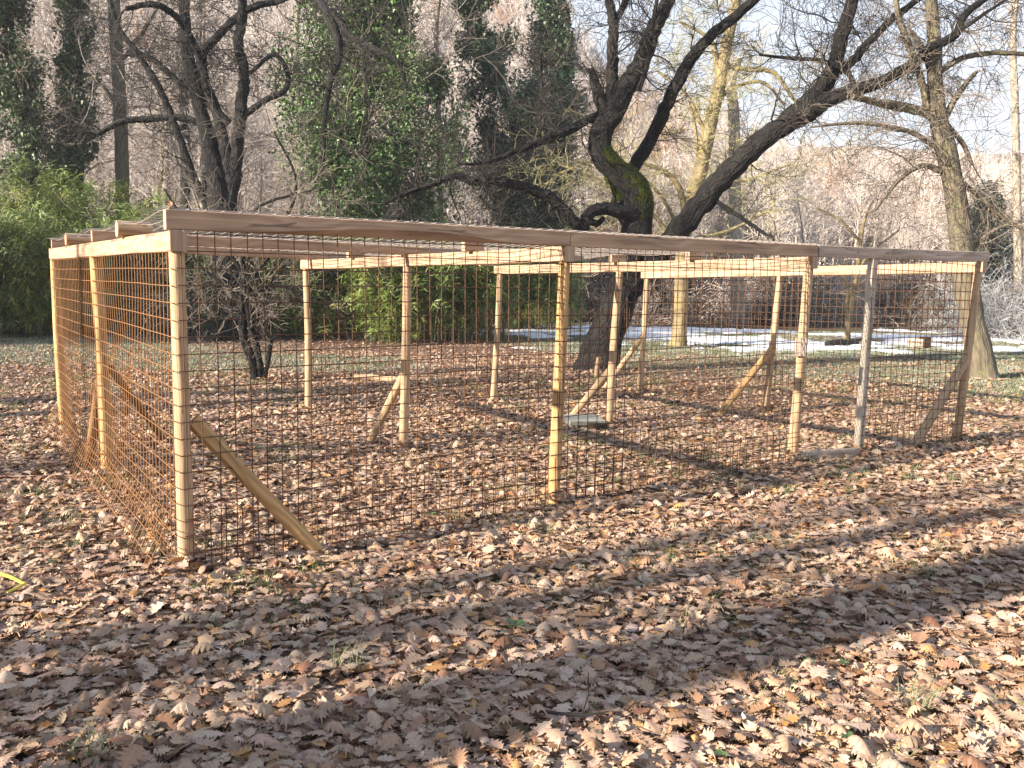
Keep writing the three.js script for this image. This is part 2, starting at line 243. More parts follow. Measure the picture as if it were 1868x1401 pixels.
// ---------------------------------------------------------------- the wire pen
{
  const pen = thing('wire_mesh_pen', 'large pen of pale wooden posts and rusty wire mesh standing on fallen leaves', 'animal pen', V(0, 0, 0));
  const foot = { A: [340, 1036], B: [1008, 917], C: [1443, 840], D: [1564, 831], E: [1744, 806], L2: [196, 872], L3: [119, 786], M2: [735, 827], M3: [1110, 786], M4: [1396, 762], F2: [562, 752], F3: [898, 737], F4: [1165, 717] };
  const head = { A: [322, 458], B: [1030, 478], C: [1475, 490], E: [1784, 497], L3: [100, 473], F2: [558, 491], F3: [912, 500], F4: [1180, 508] };
  const b = {}, t = {};
  for (const k in foot) b[k] = onGround(...foot[k]);
  for (const k in head) t[k] = at(...head[k], -b[k].z);
  const mid = (p, q, s) => p.clone().lerp(q, s);
  const lineAt = (p, q, px) => { let best = 0, err = 1e9; for (let s = 0.2; s < 0.85; s += 0.002) { const z = mid(t[p], t[q], s), r = rayOf(px, 490), er = Math.abs(z.x / -z.z - r[0]); if (er < err) { err = er; best = s; } } return mid(t[p], t[q], best); };
  for (const [k, p, q, px] of [['L2', 'A', 'L3', 175], ['M2', 'B', 'F2', 743], ['M3', 'C', 'F3', 1131], ['M4', 'E', 'F4', 1424]]) { t[k] = lineAt(p, q, px); b[k] = at(...foot[k], -t[k].z); }
  const R = rng(5);
  // round peeled posts, a little crooked
  function post(key, r, mat) {
    const P = [], S = [], n = 9, w = [(R() - 0.5) * 0.03, (R() - 0.5) * 0.03];
    for (let k = 0; k <= n; k++) { const s = k / n, q = mid(b[key].clone().setY(-0.12), t[key], s); q.x += Math.sin(s * 3.1) * w[0]; q.z += Math.sin(s * 3.1) * w[1]; P.push(q); S.push(r * lerp(1.08, 0.94, s)); }
    const f = new Buf(); f.tube(P, S, 14, { rough: 0.03, seed: R() * 50, cap: true }); return mesh('post', f.geo(), mat, pen);
  }
  post('A', 0.046, M.post); post('B', 0.047, M.postGold); post('C', 0.049, M.post); post('E', 0.047, M.post);
  post('L2', 0.052, M.postGold); post('L3', 0.05, M.postGold); post('M2', 0.047, M.post); post('M3', 0.046, M.post); post('M4', 0.046, M.post);
  post('F2', 0.045, M.post); post('F3', 0.042, M.post); post('F4', 0.044, M.post);

  // sawn board between two points: chamfered, slightly wavy, the lower edge waned where asked
  function board(name, p, q, h, w, mat, o = {}) {
    const L = p.distanceTo(q), dir = q.clone().sub(p).normalize(), up = (o.up || V(0, 1, 0)).clone(); up.addScaledVector(dir, -up.dot(dir)).normalize(); const side = V().crossVectors(dir, up), n = Math.max(2, Math.ceil(L / 0.12)), c = 0.006;
    const pos = [], nor = [], uv = [], ix = [], sd = R() * 100, v0 = R() * 3, u0 = R();
    const prof = [[-w / 2 + c, -h / 2], [w / 2 - c, -h / 2], [w / 2, -h / 2 + c], [w / 2, h / 2 - c], [w / 2 - c, h / 2], [-w / 2 + c, h / 2], [-w / 2, h / 2 - c], [-w / 2, -h / 2 + c]];
    const per = [0]; for (let k = 0; k < 8; k++) { const a = prof[k], d = prof[(k + 1) % 8]; per.push(per[k] + Math.hypot(a[0] - d[0], a[1] - d[1])); }
    const ring = (k) => prof.map(([x, y]) => { const s = k / n, tap = o.taper ? 1 - o.taper * sstep(0.55, 1, s) : 1, wob = (vnoise(s * L * 1.3 + sd, 3, 8) - 0.5) * 0.012; let yy = y * (y < 0 ? 1 : tap) ; if (o.wane && y < 0 && x > 0) yy += 0.05 * sstep(o.wane[0], (o.wane[0] + o.wane[1]) / 2, s) * (1 - sstep((o.wane[0] + o.wane[1]) / 2 + 0.1, o.wane[1], s)); return mid(p, q, s).addScaledVector(side, x + wob).addScaledVector(up, yy + (vnoise(s * L * 1.1 + sd, 9, 8) - 0.5) * 0.008); });
    const rings = Array.from({ length: n + 1 }, (_, k) => ring(k));
    for (let f = 0; f < 8; f++) for (let k = 0; k < n; k++) {
      const a = rings[k][f], d = rings[k][(f + 1) % 8], e = rings[k + 1][f], g = rings[k + 1][(f + 1) % 8], i0 = pos.length / 3, N = V().crossVectors(d.clone().sub(a), e.clone().sub(a)).normalize().negate();
      for (const [z, pu, pv] of [[a, per[f], k], [d, per[f + 1], k], [e, per[f], k + 1], [g, per[f + 1], k + 1]]) { pos.push(z.x, z.y, z.z); nor.push(N.x, N.y, N.z); uv.push(u0 + pu, v0 + pv * L / n); }
      ix.push(i0, i0 + 2, i0 + 1, i0 + 1, i0 + 2, i0 + 3);
    }
    for (const k of [0, n]) { const i0 = pos.length / 3, N = dir.clone().multiplyScalar(k ? 1 : -1); rings[k].forEach((z, j) => { pos.push(z.x, z.y, z.z); nor.push(N.x, N.y, N.z); uv.push(u0 + prof[j][0], prof[j][1] * 0.3); }); for (let j = 1; j < 7; j++) k ? ix.push(i0, i0 + j + 1, i0 + j) : ix.push(i0, i0 + j, i0 + j + 1); }
    const g = new THREE.BufferGeometry(); g.setAttribute('position', new THREE.Float32BufferAttribute(pos, 3)); g.setAttribute('normal', new THREE.Float32BufferAttribute(nor, 3)); g.setAttribute('uv', new THREE.Float32BufferAttribute(uv, 2)); g.setIndex(ix);
    return mesh(name, g, mat, o.parent || pen);
  }
  const BH = 0.115, BW = 0.095, PH = 0.112, PW = 0.055, upv = V(0, 1, 0);
  const flat = (v) => v.clone().setY(0).normalize();
  const e = flat(t.E.clone().sub(t.A)), away = flat(t.L3.clone().sub(t.A));   // along the near wall, and into the pen
  const out = V(-e.z, 0, e.x); if (out.dot(away) > 0) out.negate();           // near wall faces this way
  const outL = flat(V(away.z, 0, -away.x)); if (outL.dot(e) > 0) outL.negate();
  // beams from the near wall to the far wall, lying on the posts
  const beamTop = {};
  for (const [n, f] of [['A', 'L3'], ['B', 'F2'], ['C', 'F3'], ['E', 'F4']]) {
    const dv = t[f].clone().sub(t[n]).normalize(), p = t[n].clone().addScaledVector(dv, -0.07), q = t[f].clone().addScaledVector(dv, 0.09); p.y += BH / 2; q.y += BH / 2;
    board('beam', p, q, BH, BW, n === 'C' || n === 'E' ? M.sawn : M.sawn);
    beamTop[n] = (s) => { const z = p.clone().addScaledVector(q.clone().sub(p).normalize(), s); z.y += BH / 2; return z; };
  }
  // planks across the beams
  const over = (v, d) => v.clone().addScaledVector(upv, PH / 2 + 0.001).addScaledVector(e, d);
  const N0 = 0.028;
  board('plank', over(beamTop.A(N0), -0.07), over(beamTop.B(N0), -0.004), PH, PW, M.sawn, { wane: [0.12, 0.86] });
  board('plank', over(beamTop.B(N0), 0.004), over(beamTop.C(N0), 0.035), PH, PW, M.sawn);
  board('plank', over(beamTop.C(N0), 0.055), over(beamTop.E(N0), 0.09), PH, PW, M.sawnGrey);
  const PL = 0.09, lower = (v, d) => v.clone().addScaledVector(upv, PL / 2 + 0.001).addScaledVector(e, d);
  for (const s of [2.72, 5.42]) {
    board('plank', lower(beamTop.A(s), -0.055), lower(beamTop.B(s * 0.99), 0.22), PL, PW, M.sawn, { taper: 0.3 });
    board('plank', lower(beamTop.B(s * 0.99 + 0.075), -0.12), lower(beamTop.C(s * 0.98 + 0.075), -0.5), PL * 0.9, PW, M.sawnGrey, { taper: 0.6 });
    board('roof_block', lower(beamTop.C(s * 0.98), -0.13), lower(beamTop.C(s * 0.98), 0.10), PL, PW, M.sawn);
  }
  for (const s of [1.42, 4.05]) { const z = beamTop.A(s), f = new Buf(); z.y += 0.056; f.tube([z.clone().addScaledVector(e, -0.085), z.clone(), z.clone().addScaledVector(e, 0.14)], [0.058, 0.057, 0.055], 14, { cap: true, rough: 0.04 }); mesh('log_end', f.geo(), M.post, pen); }
  for (const [n, s] of [['B', 1.4], ['C', 1.5], ['B', 4]]) { const z = beamTop[n](s); z.y += PL / 2; board('roof_block', z.clone().addScaledVector(e, -0.12), z.clone().addScaledVector(e, 0.07), PL, 0.07, M.sawn); }
  // door post with its head under the plank, and the door sill
  t.D = beamTop.C(N0).lerp(beamTop.E(N0), b.D.distanceTo(b.C) / b.E.distanceTo(b.C)); t.D.addScaledVector(out, -0.005); t.D.y -= 0.002;
  board('door_post', b.D.clone().setY(-0.1), t.D, 0.088, 0.07, M.postGrey, { up: e });
  { const p = mid(b.C, b.D, 0.03), q = mid(b.C, b.D, 0.95); p.y = 0.045; q.y = 0.045; board('door_sill', p.addScaledVector(out, 0.05), q.addScaledVector(out, 0.05), 0.10, 0.05, M.sawnGrey); }
  { const z = mid(b.C, t.C, 0.60), cd = flat(z.clone().negate()); z.addScaledVector(cd, 0.072); board('latch_block', z.clone().addScaledVector(upv, -0.09), z.clone().addScaledVector(upv, 0.09), 0.115, 0.035, M.sawnGrey, { up: V(-cd.z, 0, cd.x) }); }
  { const z = at(1682, 625, 10.6); board('latch_block', z.clone().addScaledVector(e, -0.12), z.clone().addScaledVector(e, 0.125), 0.135, 0.06, M.postBrown); const z2 = z.clone().addScaledVector(e, -0.13); board('latch_block', z2.clone().addScaledVector(away, -0.1), z2.clone().addScaledVector(away, 0.1), 0.105, 0.045, M.sawnGrey); }
  // slanting braces
  function brace(p, q, r, mat = M.post) { const f = new Buf(), P = [], S = []; for (let k = 0; k <= 6; k++) { P.push(mid(p, q, k / 6)); S.push(r); } f.tube(P, S, 12, { rough: 0.04, seed: R() * 40, cap: true }); mesh('brace', f.geo(), mat, pen); }
  const ga = (x, y) => onGround(x, y).setY(-0.03);
  brace(mid(b.A, t.A, 0.475).addScaledVector(e, 0.06), ga(585, 1004), 0.047, M.postGold);
  brace(mid(b.M2, t.M2, 0.44), ga(674, 803), 0.044);
  brace(mid(b.M3, t.M3, 0.41), ga(1040, 760), 0.046);
  brace(mid(b.F4, t.F4, 0.50), ga(1098, 712), 0.042);
  brace(mid(b.M4, t.M4, 0.50), ga(1308, 758), 0.046, M.postGold);
  brace(mid(b.E, t.E, 0.50), ga(1664, 815), 0.052);
  brace(mid(b.L2, t.L2, 0.50).addScaledVector(e, 0.07), ga(300, 800), 0.034, M.postBrown);
  brace(mid(b.L2, t.L2, 0.46).addScaledVector(away, 0.05), ga(160, 850), 0.042, M.postBrown);

  // welded mesh: wires at 0.1 m; every panel is one sheet
  function panel(name, p, q, y0, y1, o = {}) {
    const L = Math.hypot(q.x - p.x, q.z - p.z), dir = flat(q.clone().sub(p)), nrm = o.n || out, d = o.d || 0.0033, cell = o.cell || 0.1, f = new Buf(), lean = o.lean || 0, sd = R() * 90, ext = o.ext || [0.05, 0.05];
    const bul = (s, y) => (o.bulge ?? 0.035) * (fbm(s * 0.7 + sd, y * 0.9, 31, 2) - 0.5) * 2 + lean * Math.max(0, 1 - y / (o.leanH || 0.5));
    const P = (s, y, k) => p.clone().setY(0).addScaledVector(dir, s).addScaledVector(nrm, bul(s, y) + k).setY(y + (o.sag || 0) * (fbm(s * 0.5 + sd, 4, 32, 2) - 0.5));
    const nv = Math.round((L - (o.inset || 0)) / cell), nh = Math.round((y1 - y0 - 0.03) / (o.rowCell || cell));
    const top = (s) => lerp(y1, o.y1b ?? y1, s / L), bot = (s) => lerp(y0, o.y0b ?? y0, s / L);
    for (let k = 0; k <= nv; k++) { const s = (o.inset || 0) / 2 + (L - (o.inset || 0)) * k / nv + (R() - 0.5) * 0.006, pts = [], m = o.seg || 6; for (let j = 0; j <= m; j++) { const y = lerp(bot(s) - R() * 0.02, top(s) + (j === m ? R() * 0.012 : 0), j / m); pts.push(P(s + (R() - 0.5) * 0.004, y, 0)); } f.tube(pts, pts.map(() => d), 4); }
    for (let k = 0; k <= nh; k++) { const pts = [], m = Math.ceil(L / 0.35), s0 = -ext[0] - R() * 0.02, s1 = L + ext[1] + R() * 0.02; for (let j = 0; j <= m; j++) { const s = lerp(s0, s1, j / m), y = lerp(bot(s), top(s) - 0.06, nh ? k / nh : 0); pts.push(P(s, y + (R() - 0.5) * 0.003, 2 * d)); } f.tube(pts, pts.map(() => d), 4); }
    const m = mesh(name, f.geo(), o.mat || M.rustShaded, pen); if (o.label) m.userData.label = o.label; return m;
  }
  const po = (v, n, r = 0.052) => v.clone().addScaledVector(n, r);
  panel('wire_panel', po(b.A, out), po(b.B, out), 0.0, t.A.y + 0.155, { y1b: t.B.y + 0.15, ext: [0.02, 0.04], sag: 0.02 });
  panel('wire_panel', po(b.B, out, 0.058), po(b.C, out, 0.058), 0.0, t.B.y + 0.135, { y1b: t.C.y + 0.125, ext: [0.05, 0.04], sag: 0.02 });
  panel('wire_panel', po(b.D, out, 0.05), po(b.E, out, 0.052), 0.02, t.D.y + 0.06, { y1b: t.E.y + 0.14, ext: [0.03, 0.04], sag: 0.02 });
  panel('wire_panel', po(b.A, outL), po(b.L2, outL), 0.02, t.A.y + 0.055, { y1b: t.L2.y + 0.05, n: outL, mat: M.rustSunlit, bulge: 0.035, sag: 0.02 });
  panel('wire_panel', po(b.L2, outL, 0.058), po(b.L3, outL, 0.058), 0.02, t.L2.y + 0.05, { y1b: t.L3.y + 0.05, n: outL, mat: M.rustSunlit, bulge: 0.035, sag: 0.02 });
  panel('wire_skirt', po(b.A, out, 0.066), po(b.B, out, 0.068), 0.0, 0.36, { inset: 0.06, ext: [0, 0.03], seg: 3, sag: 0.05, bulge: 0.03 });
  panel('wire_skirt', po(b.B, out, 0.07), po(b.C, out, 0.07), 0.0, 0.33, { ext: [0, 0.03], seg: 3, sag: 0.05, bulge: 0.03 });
  panel('wire_skirt', po(b.A, outL, 0.066), po(b.L2, outL, 0.066), 0.0, 0.33, { n: outL, lean: 0.16, leanH: 0.36, seg: 4, mat: M.rustSunlit, bulge: 0.04, sag: 0.05, rowCell: 0.1 });
  panel('wire_skirt', po(b.L2, outL, 0.07), po(b.L3, outL, 0.07), 0.0, 0.30, { n: outL, lean: 0.14, leanH: 0.36, seg: 4, mat: M.rustSunlit, bulge: 0.04, sag: 0.05 });
  const far = away.clone();
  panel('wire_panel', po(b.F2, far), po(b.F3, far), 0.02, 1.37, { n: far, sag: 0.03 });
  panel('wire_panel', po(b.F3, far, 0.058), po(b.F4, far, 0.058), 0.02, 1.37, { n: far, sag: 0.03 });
  const outR = outL.clone().negate();
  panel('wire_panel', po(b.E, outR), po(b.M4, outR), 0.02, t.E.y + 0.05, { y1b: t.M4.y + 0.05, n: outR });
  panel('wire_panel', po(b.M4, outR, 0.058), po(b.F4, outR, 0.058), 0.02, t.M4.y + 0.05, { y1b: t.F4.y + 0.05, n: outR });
  // roof wire over the first two bays
  for (const [n0, n1] of [['A', 'B'], ['B', 'C']]) {
    const f = new Buf(), S = 5.5, y = PH + 0.006, L0 = n0 === 'A' ? -0.06 : 0.03, sd = R() * 30, bays = beamTop[n0](0).distanceTo(beamTop[n1](0));
    const P = (u, s) => { const z = beamTop[n0](s).lerp(beamTop[n1](s * 0.985), u); const near = Math.min(...[0.03, 1.42, 2.72, 4.05, 5.42].map((k) => Math.abs(s - k))); z.y += y - 0.022 * sstep(0.2, 1.2, s) - 0.03 * sstep(0.06, 0.6, near) + (fbm(u * 5 + sd, s * 1.3, 35, 2) - 0.5) * 0.02 * sstep(0.05, 0.3, near); return z; };
    const nu = Math.round(bays / 0.1); for (let k = 0; k <= nu; k++) { const pts = [], u = (L0 + (bays - L0) * k / nu) / bays; for (let j = 0; j <= 24; j++) pts.push(P(u, j ? S * j / 24 : -0.045 - R() * 0.03)); f.tube(pts, pts.map(() => 0.0028), 4); }
    for (let s = 0.03; s < S; s += 0.1) { const pts = []; for (let j = 0; j <= 12; j++) { const z = P(lerp(L0 - 0.04, bays + 0.03, j / 12) / bays, s); z.y += 0.0055; pts.push(z); } f.tube(pts, pts.map(() => 0.0028), 4); }
    mesh('roof_wire', f.geo(), M.zinc, pen);
  }
  { // leaves banked against the foot of every post and brace
    const ms = leafVariants.map(() => []), cs = leafVariants.map(() => []);
    for (const k in b) for (let i = 0; i < 26; i++) { const a = R() * 6.28, rr = 0.05 + R() * R() * 0.22, v = (R() * 6) | 0, s = 0.06 + R() * 0.06; ms[v].push(new THREE.Matrix4().compose(V(b[k].x + Math.cos(a) * rr, 0.085 - rr * 0.25 + R() * 0.02, b[k].z + Math.sin(a) * rr), new THREE.Quaternion().setFromEuler(new THREE.Euler((R() - 0.5) * 1.5, R() * 6.28, (R() - 0.5) * 1.5)), V(s, s, s))); cs[v].push(leafColour(R)); }
    ms.forEach((m, v) => scatter('leaf_scatter', leafVariants[v], leafMat, m, cs[v], litter));
  }
  // ---- things beside the pen
  const slab = thing('stone_slab', 'pale flat paving slab lying tilted on leaves inside the pen', 'slab', onGround(1062, 778));
  { const g = new THREE.BoxGeometry(0.48, 0.05, 0.36, 10, 2, 8), p = g.attributes.position; for (let i = 0; i < p.count; i++) { const r = 1 + (hash(Math.round(p.getX(i) * 90), Math.round(p.getZ(i) * 90), 3) - 0.5) * 0.03; p.setXYZ(i, p.getX(i) * r, p.getY(i) + (p.getY(i) > 0 ? (hash(i, 2, 4) - 0.5) * 0.006 : 0), p.getZ(i) * r); } g.computeVertexNormals();
    const m = mesh('slab', g, std({ color: lin(0.40, 0.40, 0.33), bumpMap: rep(soilBump, 1, 1), bumpScale: 0.006 }), slab); m.position.y = 0.085; m.rotation.set(0.10, 0.35, -0.06); }
  const blk = thing('timber_block', 'short dark timber block propping up the pale slab', 'wood block', onGround(1090, 786));
  { const m = board('block', V(-0.13, 0.055, 0), V(0.13, 0.05, 0.02), 0.09, 0.1, std({ map: rep(woodTex([0.22, 0.17, 0.13], [0.34, 0.28, 0.22], 61), 2, 1) }), { parent: blk }); m.position.set(0, 0, 0); }
  for (const [x, y, L, turn, label] of [[668, 694, 0.42, 0.1, 'pale split log on the leaves behind the pen, left of the middle brace'], [708, 697, 0.5, -0.25, 'pale split log lying at the foot of the far leaves, beside the middle post']]) {
    const g = thing('split_log', label, 'log', onGround(x, y)); const f = new Buf(); f.tube([V(-L / 2, 0.05, 0), V(0, 0.055, 0.01), V(L / 2, 0.05, 0)], [0.05, 0.058, 0.05], 9, { cap: true, rough: 0.15 }); mesh('log', f.geo(), M.post, g); g.rotation.y = turn;
  }
  { const g = thing('wooden_peg', 'short pale wooden peg leaning beside the big oak trunk', 'peg', onGround(1087, 690)), f = new Buf(); f.tube([V(0, -0.05, 0), V(0.02, 0.2, 0), V(0.045, 0.40, 0.02)], [0.05, 0.048, 0.042], 9, { cap: true }); mesh('peg', f.geo(), M.post, g); }
  { const p = onGround(2, 1064), q = onGround(46, 1082), r = onGround(14, 1094), g = thing('yellow_stick', 'bright yellow forked stick on the leaves at the left edge', 'stick', q.clone());
    const f = new Buf(), P = p.clone().sub(q).setY(0.055), Q = V(0, 0.05, 0); f.tube([P, P.clone().lerp(Q, 0.5).setY(0.06), Q], [0.011, 0.010, 0.008], 8, { cap: true }); mesh('stem', f.geo(), std({ color: lin(0.55, 0.48, 0.06), roughness: 0.5 }), g);
    const f2 = new Buf(), W = r.clone().sub(q).setY(0.04); f2.tube([Q.clone().setX(-0.01), W.clone().lerp(Q, 0.5), W], [0.008, 0.008, 0.005], 8, { cap: true }); mesh('fork', f2.geo(), std({ color: lin(0.5, 0.44, 0.06), roughness: 0.5 }), g); }
  { const z = beamTop.A(0.03).addScaledVector(e, -0.05); z.y += PH + 0.02; const g = thing('dry_leaf', 'curled pale dry leaf caught on top of the near corner', 'leaf', z); const m = mesh('leaf', leafVariants[5], std({ color: lin(0.62, 0.45, 0.34), map: leafTex, side: THREE.DoubleSide }), g); m.scale.setScalar(0.09); m.rotation.set(1.0, 0.4, 0.5); m.position.y = 0.015; }
}
// ---------------------------------------------------------------- traced trees
// limbs: [name, [[px, py, radius px, depth offset], ...], twig settings]
function tracedTree(name, label, category, z0, root, limbs, mat, twigMat, seed, tw = {}) {
  const R = rng(seed), base = at(root[0], root[1], z0), g = thing(name, label, category, base), twigs = new Buf(), k = z0 / F;
  for (const [kind, pts, o = {}] of limbs) {
    const P = [], S = [];
    for (const [x, y, r, dz = 0] of pts) { P.push(at(x, y, z0 + dz).sub(base)); S.push(r * k * (1 + dz / z0)); }
    const [Q, W] = smooth(P, S, Math.max(0.06, S[0] * 0.5)), f = new Buf();
    const wob = o.wob ?? 0.28; for (let i = 1; i < Q.length - 1; i++) { Q[i].x += (R() - 0.5) * W[i] * wob; Q[i].y += (R() - 0.5) * W[i] * wob; Q[i].z += (R() - 0.5) * W[i] * wob; }
    f.tube(Q, W, S[0] > 0.2 ? 22 : S[0] > 0.08 ? 14 : 8, { rough: o.rough ?? 0.12, seed: R() * 80, freq: 2.4, cap: true });
    const m = mesh(kind, f.geo(true), o.mat || mat, g); if (o.label) m.userData.label = o.label;
    // twigs that spring from the limb
    const step = (o.step ?? tw.step ?? 0.32), from = o.from ?? 0.1; let acc = 0;
    for (let i = Math.max(1, Math.floor(Q.length * from)); i < Q.length; i++) {
      acc += Q[i].distanceTo(Q[i - 1]); const last = i === Q.length - 1;
      while (acc > step || last) {
        acc -= step; const d = Q[i].clone().sub(Q[i - 1]).normalize(), e = V(R() - 0.5, R() - 0.5 + (o.rise ?? tw.rise ?? 0.15), R() - 0.5).cross(d).normalize();
        const dir = d.clone().multiplyScalar(last ? 1 : 0.35).addScaledVector(e, 0.9).normalize(), r = Math.min(W[i] * 0.5, tw.r || 0.022) * (0.5 + R() * 0.7), L = (tw.len || 1.3) * (0.35 + R() * 0.9) * (o.len || 1);
        grow(twigs, R, Q[i].clone(), dir, L, Math.max(tw.min || 0.004, r), tw.lvl ?? 2, { bend: tw.bend ?? 0.75, up: tw.up ?? 0.03, kids: tw.kids ?? 1.15, min: tw.min || 0.004 });
        if (last) break;
      }
    }
  }
  if (twigs.p.length) mesh('twig_crown', twigs.geo(), twigMat, g);
  return g;
}

// moss: short tufts growing thickly on part of a limb
const mossTuft = (() => { const R = rng(8), p = [], ix = []; for (let k = 0; k < 7; k++) { const a = R() * 6.28, l = 0.5 + R() * 0.5, q = p.length / 3, x = (R() - 0.5) * 0.8, z = (R() - 0.5) * 0.8; p.push(x - 0.22 * Math.sin(a), -0.1, z + 0.22 * Math.cos(a), x + 0.22 * Math.sin(a), -0.1, z - 0.22 * Math.cos(a), x + Math.cos(a) * 0.5, l, z + Math.sin(a) * 0.5); ix.push(q, q + 1, q + 2); } const g = new THREE.BufferGeometry(); g.setAttribute('position', new THREE.Float32BufferAttribute(p, 3)); g.setIndex(ix); g.computeVertexNormals(); return g; })();
function mossOn(g, z0, pts, toward, n, seed) {
  const R = rng(seed), base = g.position, k = z0 / F, P = [], S = [], ms = [], cs = []; for (const [x, y, r, dz = 0] of pts) { P.push(at(x, y, z0 + dz).sub(base)); S.push(r * k); }
  const [Q, W] = smooth(P, S, 0.03), up = toward.clone().normalize(), d = V(), nn = V(), q = new THREE.Quaternion();
  for (let i = 0; i < n; i++) {
    const j = 1 + ((R() * (Q.length - 2)) | 0); d.subVectors(Q[j + 1], Q[j - 1]).normalize(); nn.set(R() - 0.5, R() - 0.5, R() - 0.5); nn.addScaledVector(d, -nn.dot(d)).normalize();
    const p = Q[j].clone().addScaledVector(nn, W[j] * 0.99), c = nn.dot(up) + (fbm(p.x * 7 + p.y * 3, p.y * 7 - p.z * 5, seed, 3) - 0.5) * 1.5; if (c < 0.25) continue;
    q.setFromUnitVectors(V(0, 1, 0), nn); const s = 0.014 + R() * 0.016, v = 0.65 + R() * 0.7; ms.push(new THREE.Matrix4().compose(p, q, V(s, s * (0.7 + R()), s))); cs.push(R() < 0.2 ? lin(0.24 * v, 0.23 * v, 0.04 * v) : lin(0.13 * v, 0.175 * v, 0.026 * v));
  }
  scatter('moss', mossTuft, std({ roughness: 1, side: THREE.DoubleSide }), ms, cs, g);
}

const oak = tracedTree('oak_tree', 'big dark leaning oak with forked limbs and mossy elbow behind the pen', 'tree', 17.9, [1090, 690], [
  ['trunk', [[1078, 712, 50], [1084, 685, 42], [1095, 650, 36], [1110, 605, 32], [1131, 545, 30], [1148, 490, 29], [1160, 440, 28], [1164, 400, 25], [1166, 365, 25], [1153, 334, 23.5], [1118, 306, 21], [1094, 276, 20.5], [1097, 236, 21], [1117, 205, 21], [1136, 168, 18]], { from: 0.62, step: 0.5, wob: 0.12 }],
  ['limb', [[1136, 170, 19], [1164, 122, 16], [1188, 62, 14], [1213, 15, 12], [1242, -40, 10]]],
  ['limb', [[1112, 205, 13], [1117, 150, 10.5], [1118, 90, 10], [1118, 40, 9], [1112, 5, 8], [1104, -40, 7]]],
  ['limb', [[1118, 45, 7], [1132, 22, 6], [1146, -10, 6], [1160, -40, 5]]],
  ['broken_limb', [[1104, 212, 12], [1092, 175, 10], [1083, 142, 8.5], [1078, 126, 6]], { step: 0.25, len: 0.5 }],
  ['branch', [[1106, 208, 10], [1078, 216, 8], [1036, 238, 8, -0.3], [988, 258, 7, -0.6], [940, 276, 5.5, -0.9], [886, 296, 3.2, -1.2], [840, 300, 2, -1.4]], { step: 0.22, rise: -0.05 }],
  ['branch', [[984, 256, 4, -0.6], [985, 205, 3.2, -0.6], [988, 150, 3, -0.7], [986, 100, 2, -0.8]], { step: 0.2, len: 0.7 }],
  ['limb', [[1150, 400, 18, 0.4], [1132, 362, 16, 0.5], [1140, 330, 13, 0.6], [1160, 300, 11.5, 0.6], [1200, 228, 12, 0.5], [1232, 158, 11, 0.3], [1274, 88, 10, 0.2], [1328, 40, 9, 0], [1376, 0, 8, -0.1], [1420, -45, 7, -0.2]], { from: 0.3 }],
  ['stub', [[1140, 366, 15, 0.3], [1122, 330, 13, 0.35], [1100, 296, 11, 0.4], [1092, 280, 9, 0.4]], { from: 2 }],
  ['limb', [[1140, 530, 22], [1190, 475, 22], [1240, 420, 21], [1290, 356, 20.5], [1345, 297, 19.5], [1410, 242, 18.5], [1456, 206, 17.5], [1494, 168, 15.5], [1520, 126, 13.5], [1532, 80, 12], [1546, 30, 11], [1560, -40, 10]], { from: 0.32 }],
  ['limb', [[1436, 228, 15, -0.1], [1480, 203, 14, -0.25], [1516, 180, 13, -0.3], [1556, 166, 12, -0.4], [1604, 150, 10.5, -0.5], [1660, 120, 9.5, -0.6], [1702, 86, 8.5, -0.7], [1742, 64, 7.5, -0.8], [1760, 28, 6.5, -0.8], [1800, -6, 6, -0.9], [1840, -40, 5, -1]], { step: 0.24 }],
  ['branch', [[1510, 140, 9], [1552, 114, 8, -0.1], [1582, 80, 7, -0.2], [1628, 34, 6, -0.3], [1672, 0, 5.5, -0.3], [1712, -40, 4.5, -0.4]]],
  ['branch', [[1560, 165, 5, -0.4], [1545, 132, 4, -0.3], [1500, 112, 4, -0.2], [1440, 106, 3.2, -0.2], [1385, 100, 2, -0.3]], { step: 0.2 }],
  ['branch', [[1704, 86, 4, -0.7], [1760, 50, 4, -0.9], [1800, 22, 3, -1], [1850, -10, 2.4, -1.1]]],
  ['branch', [[1166, 392, 14, -0.1], [1130, 386, 12, -0.3], [1096, 381, 11, -0.4], [1074, 390, 11, -0.5], [1062, 416, 12, -0.5], [1046, 404, 11, -0.6], [1014, 368, 10, -0.7], [972, 346, 9.5, -0.8], [922, 333, 8.5, -1], [862, 330, 8, -1.2], [832, 321, 6, -1.3], [792, 336, 5, -1.5], [742, 352, 4, -1.7], [700, 372, 2.6, -1.9]], { from: 0.4, step: 0.22, rise: 0.05 }],
  ['branch', [[1074, 404, 7, -0.4], [1090, 408, 6, -0.4], [1102, 396, 4, -0.4]], { from: 2 }],
  ['branch', [[1165, 165, 5, -0.3], [1178, 128, 4.5, -0.5], [1188, 60, 4, -0.6], [1196, 10, 3.5, -0.7], [1206, -40, 3, -0.8]], { len: 0.7 }],
  ['branch', [[1295, 360, 5], [1345, 392, 4, -0.2], [1400, 430, 3, -0.4]], { len: 0.6 }],
], M.oak, M.twigDark, 901, { step: 0.22, len: 1.2, r: 0.018, min: 0.0045, lvl: 2, kids: 1.35 });
mossOn(oak, 17.9, [[1164, 400, 25], [1166, 365, 25], [1153, 334, 23.5], [1118, 306, 21], [1094, 276, 20.5]], V(0.7, 0.75, 0.35), 9000, 3);
mossOn(oak, 17.9, [[1140, 366, 15, 0.3], [1122, 330, 13, 0.35], [1100, 296, 11, 0.4]], V(-0.3, 0.2, 0.8), 4200, 9);

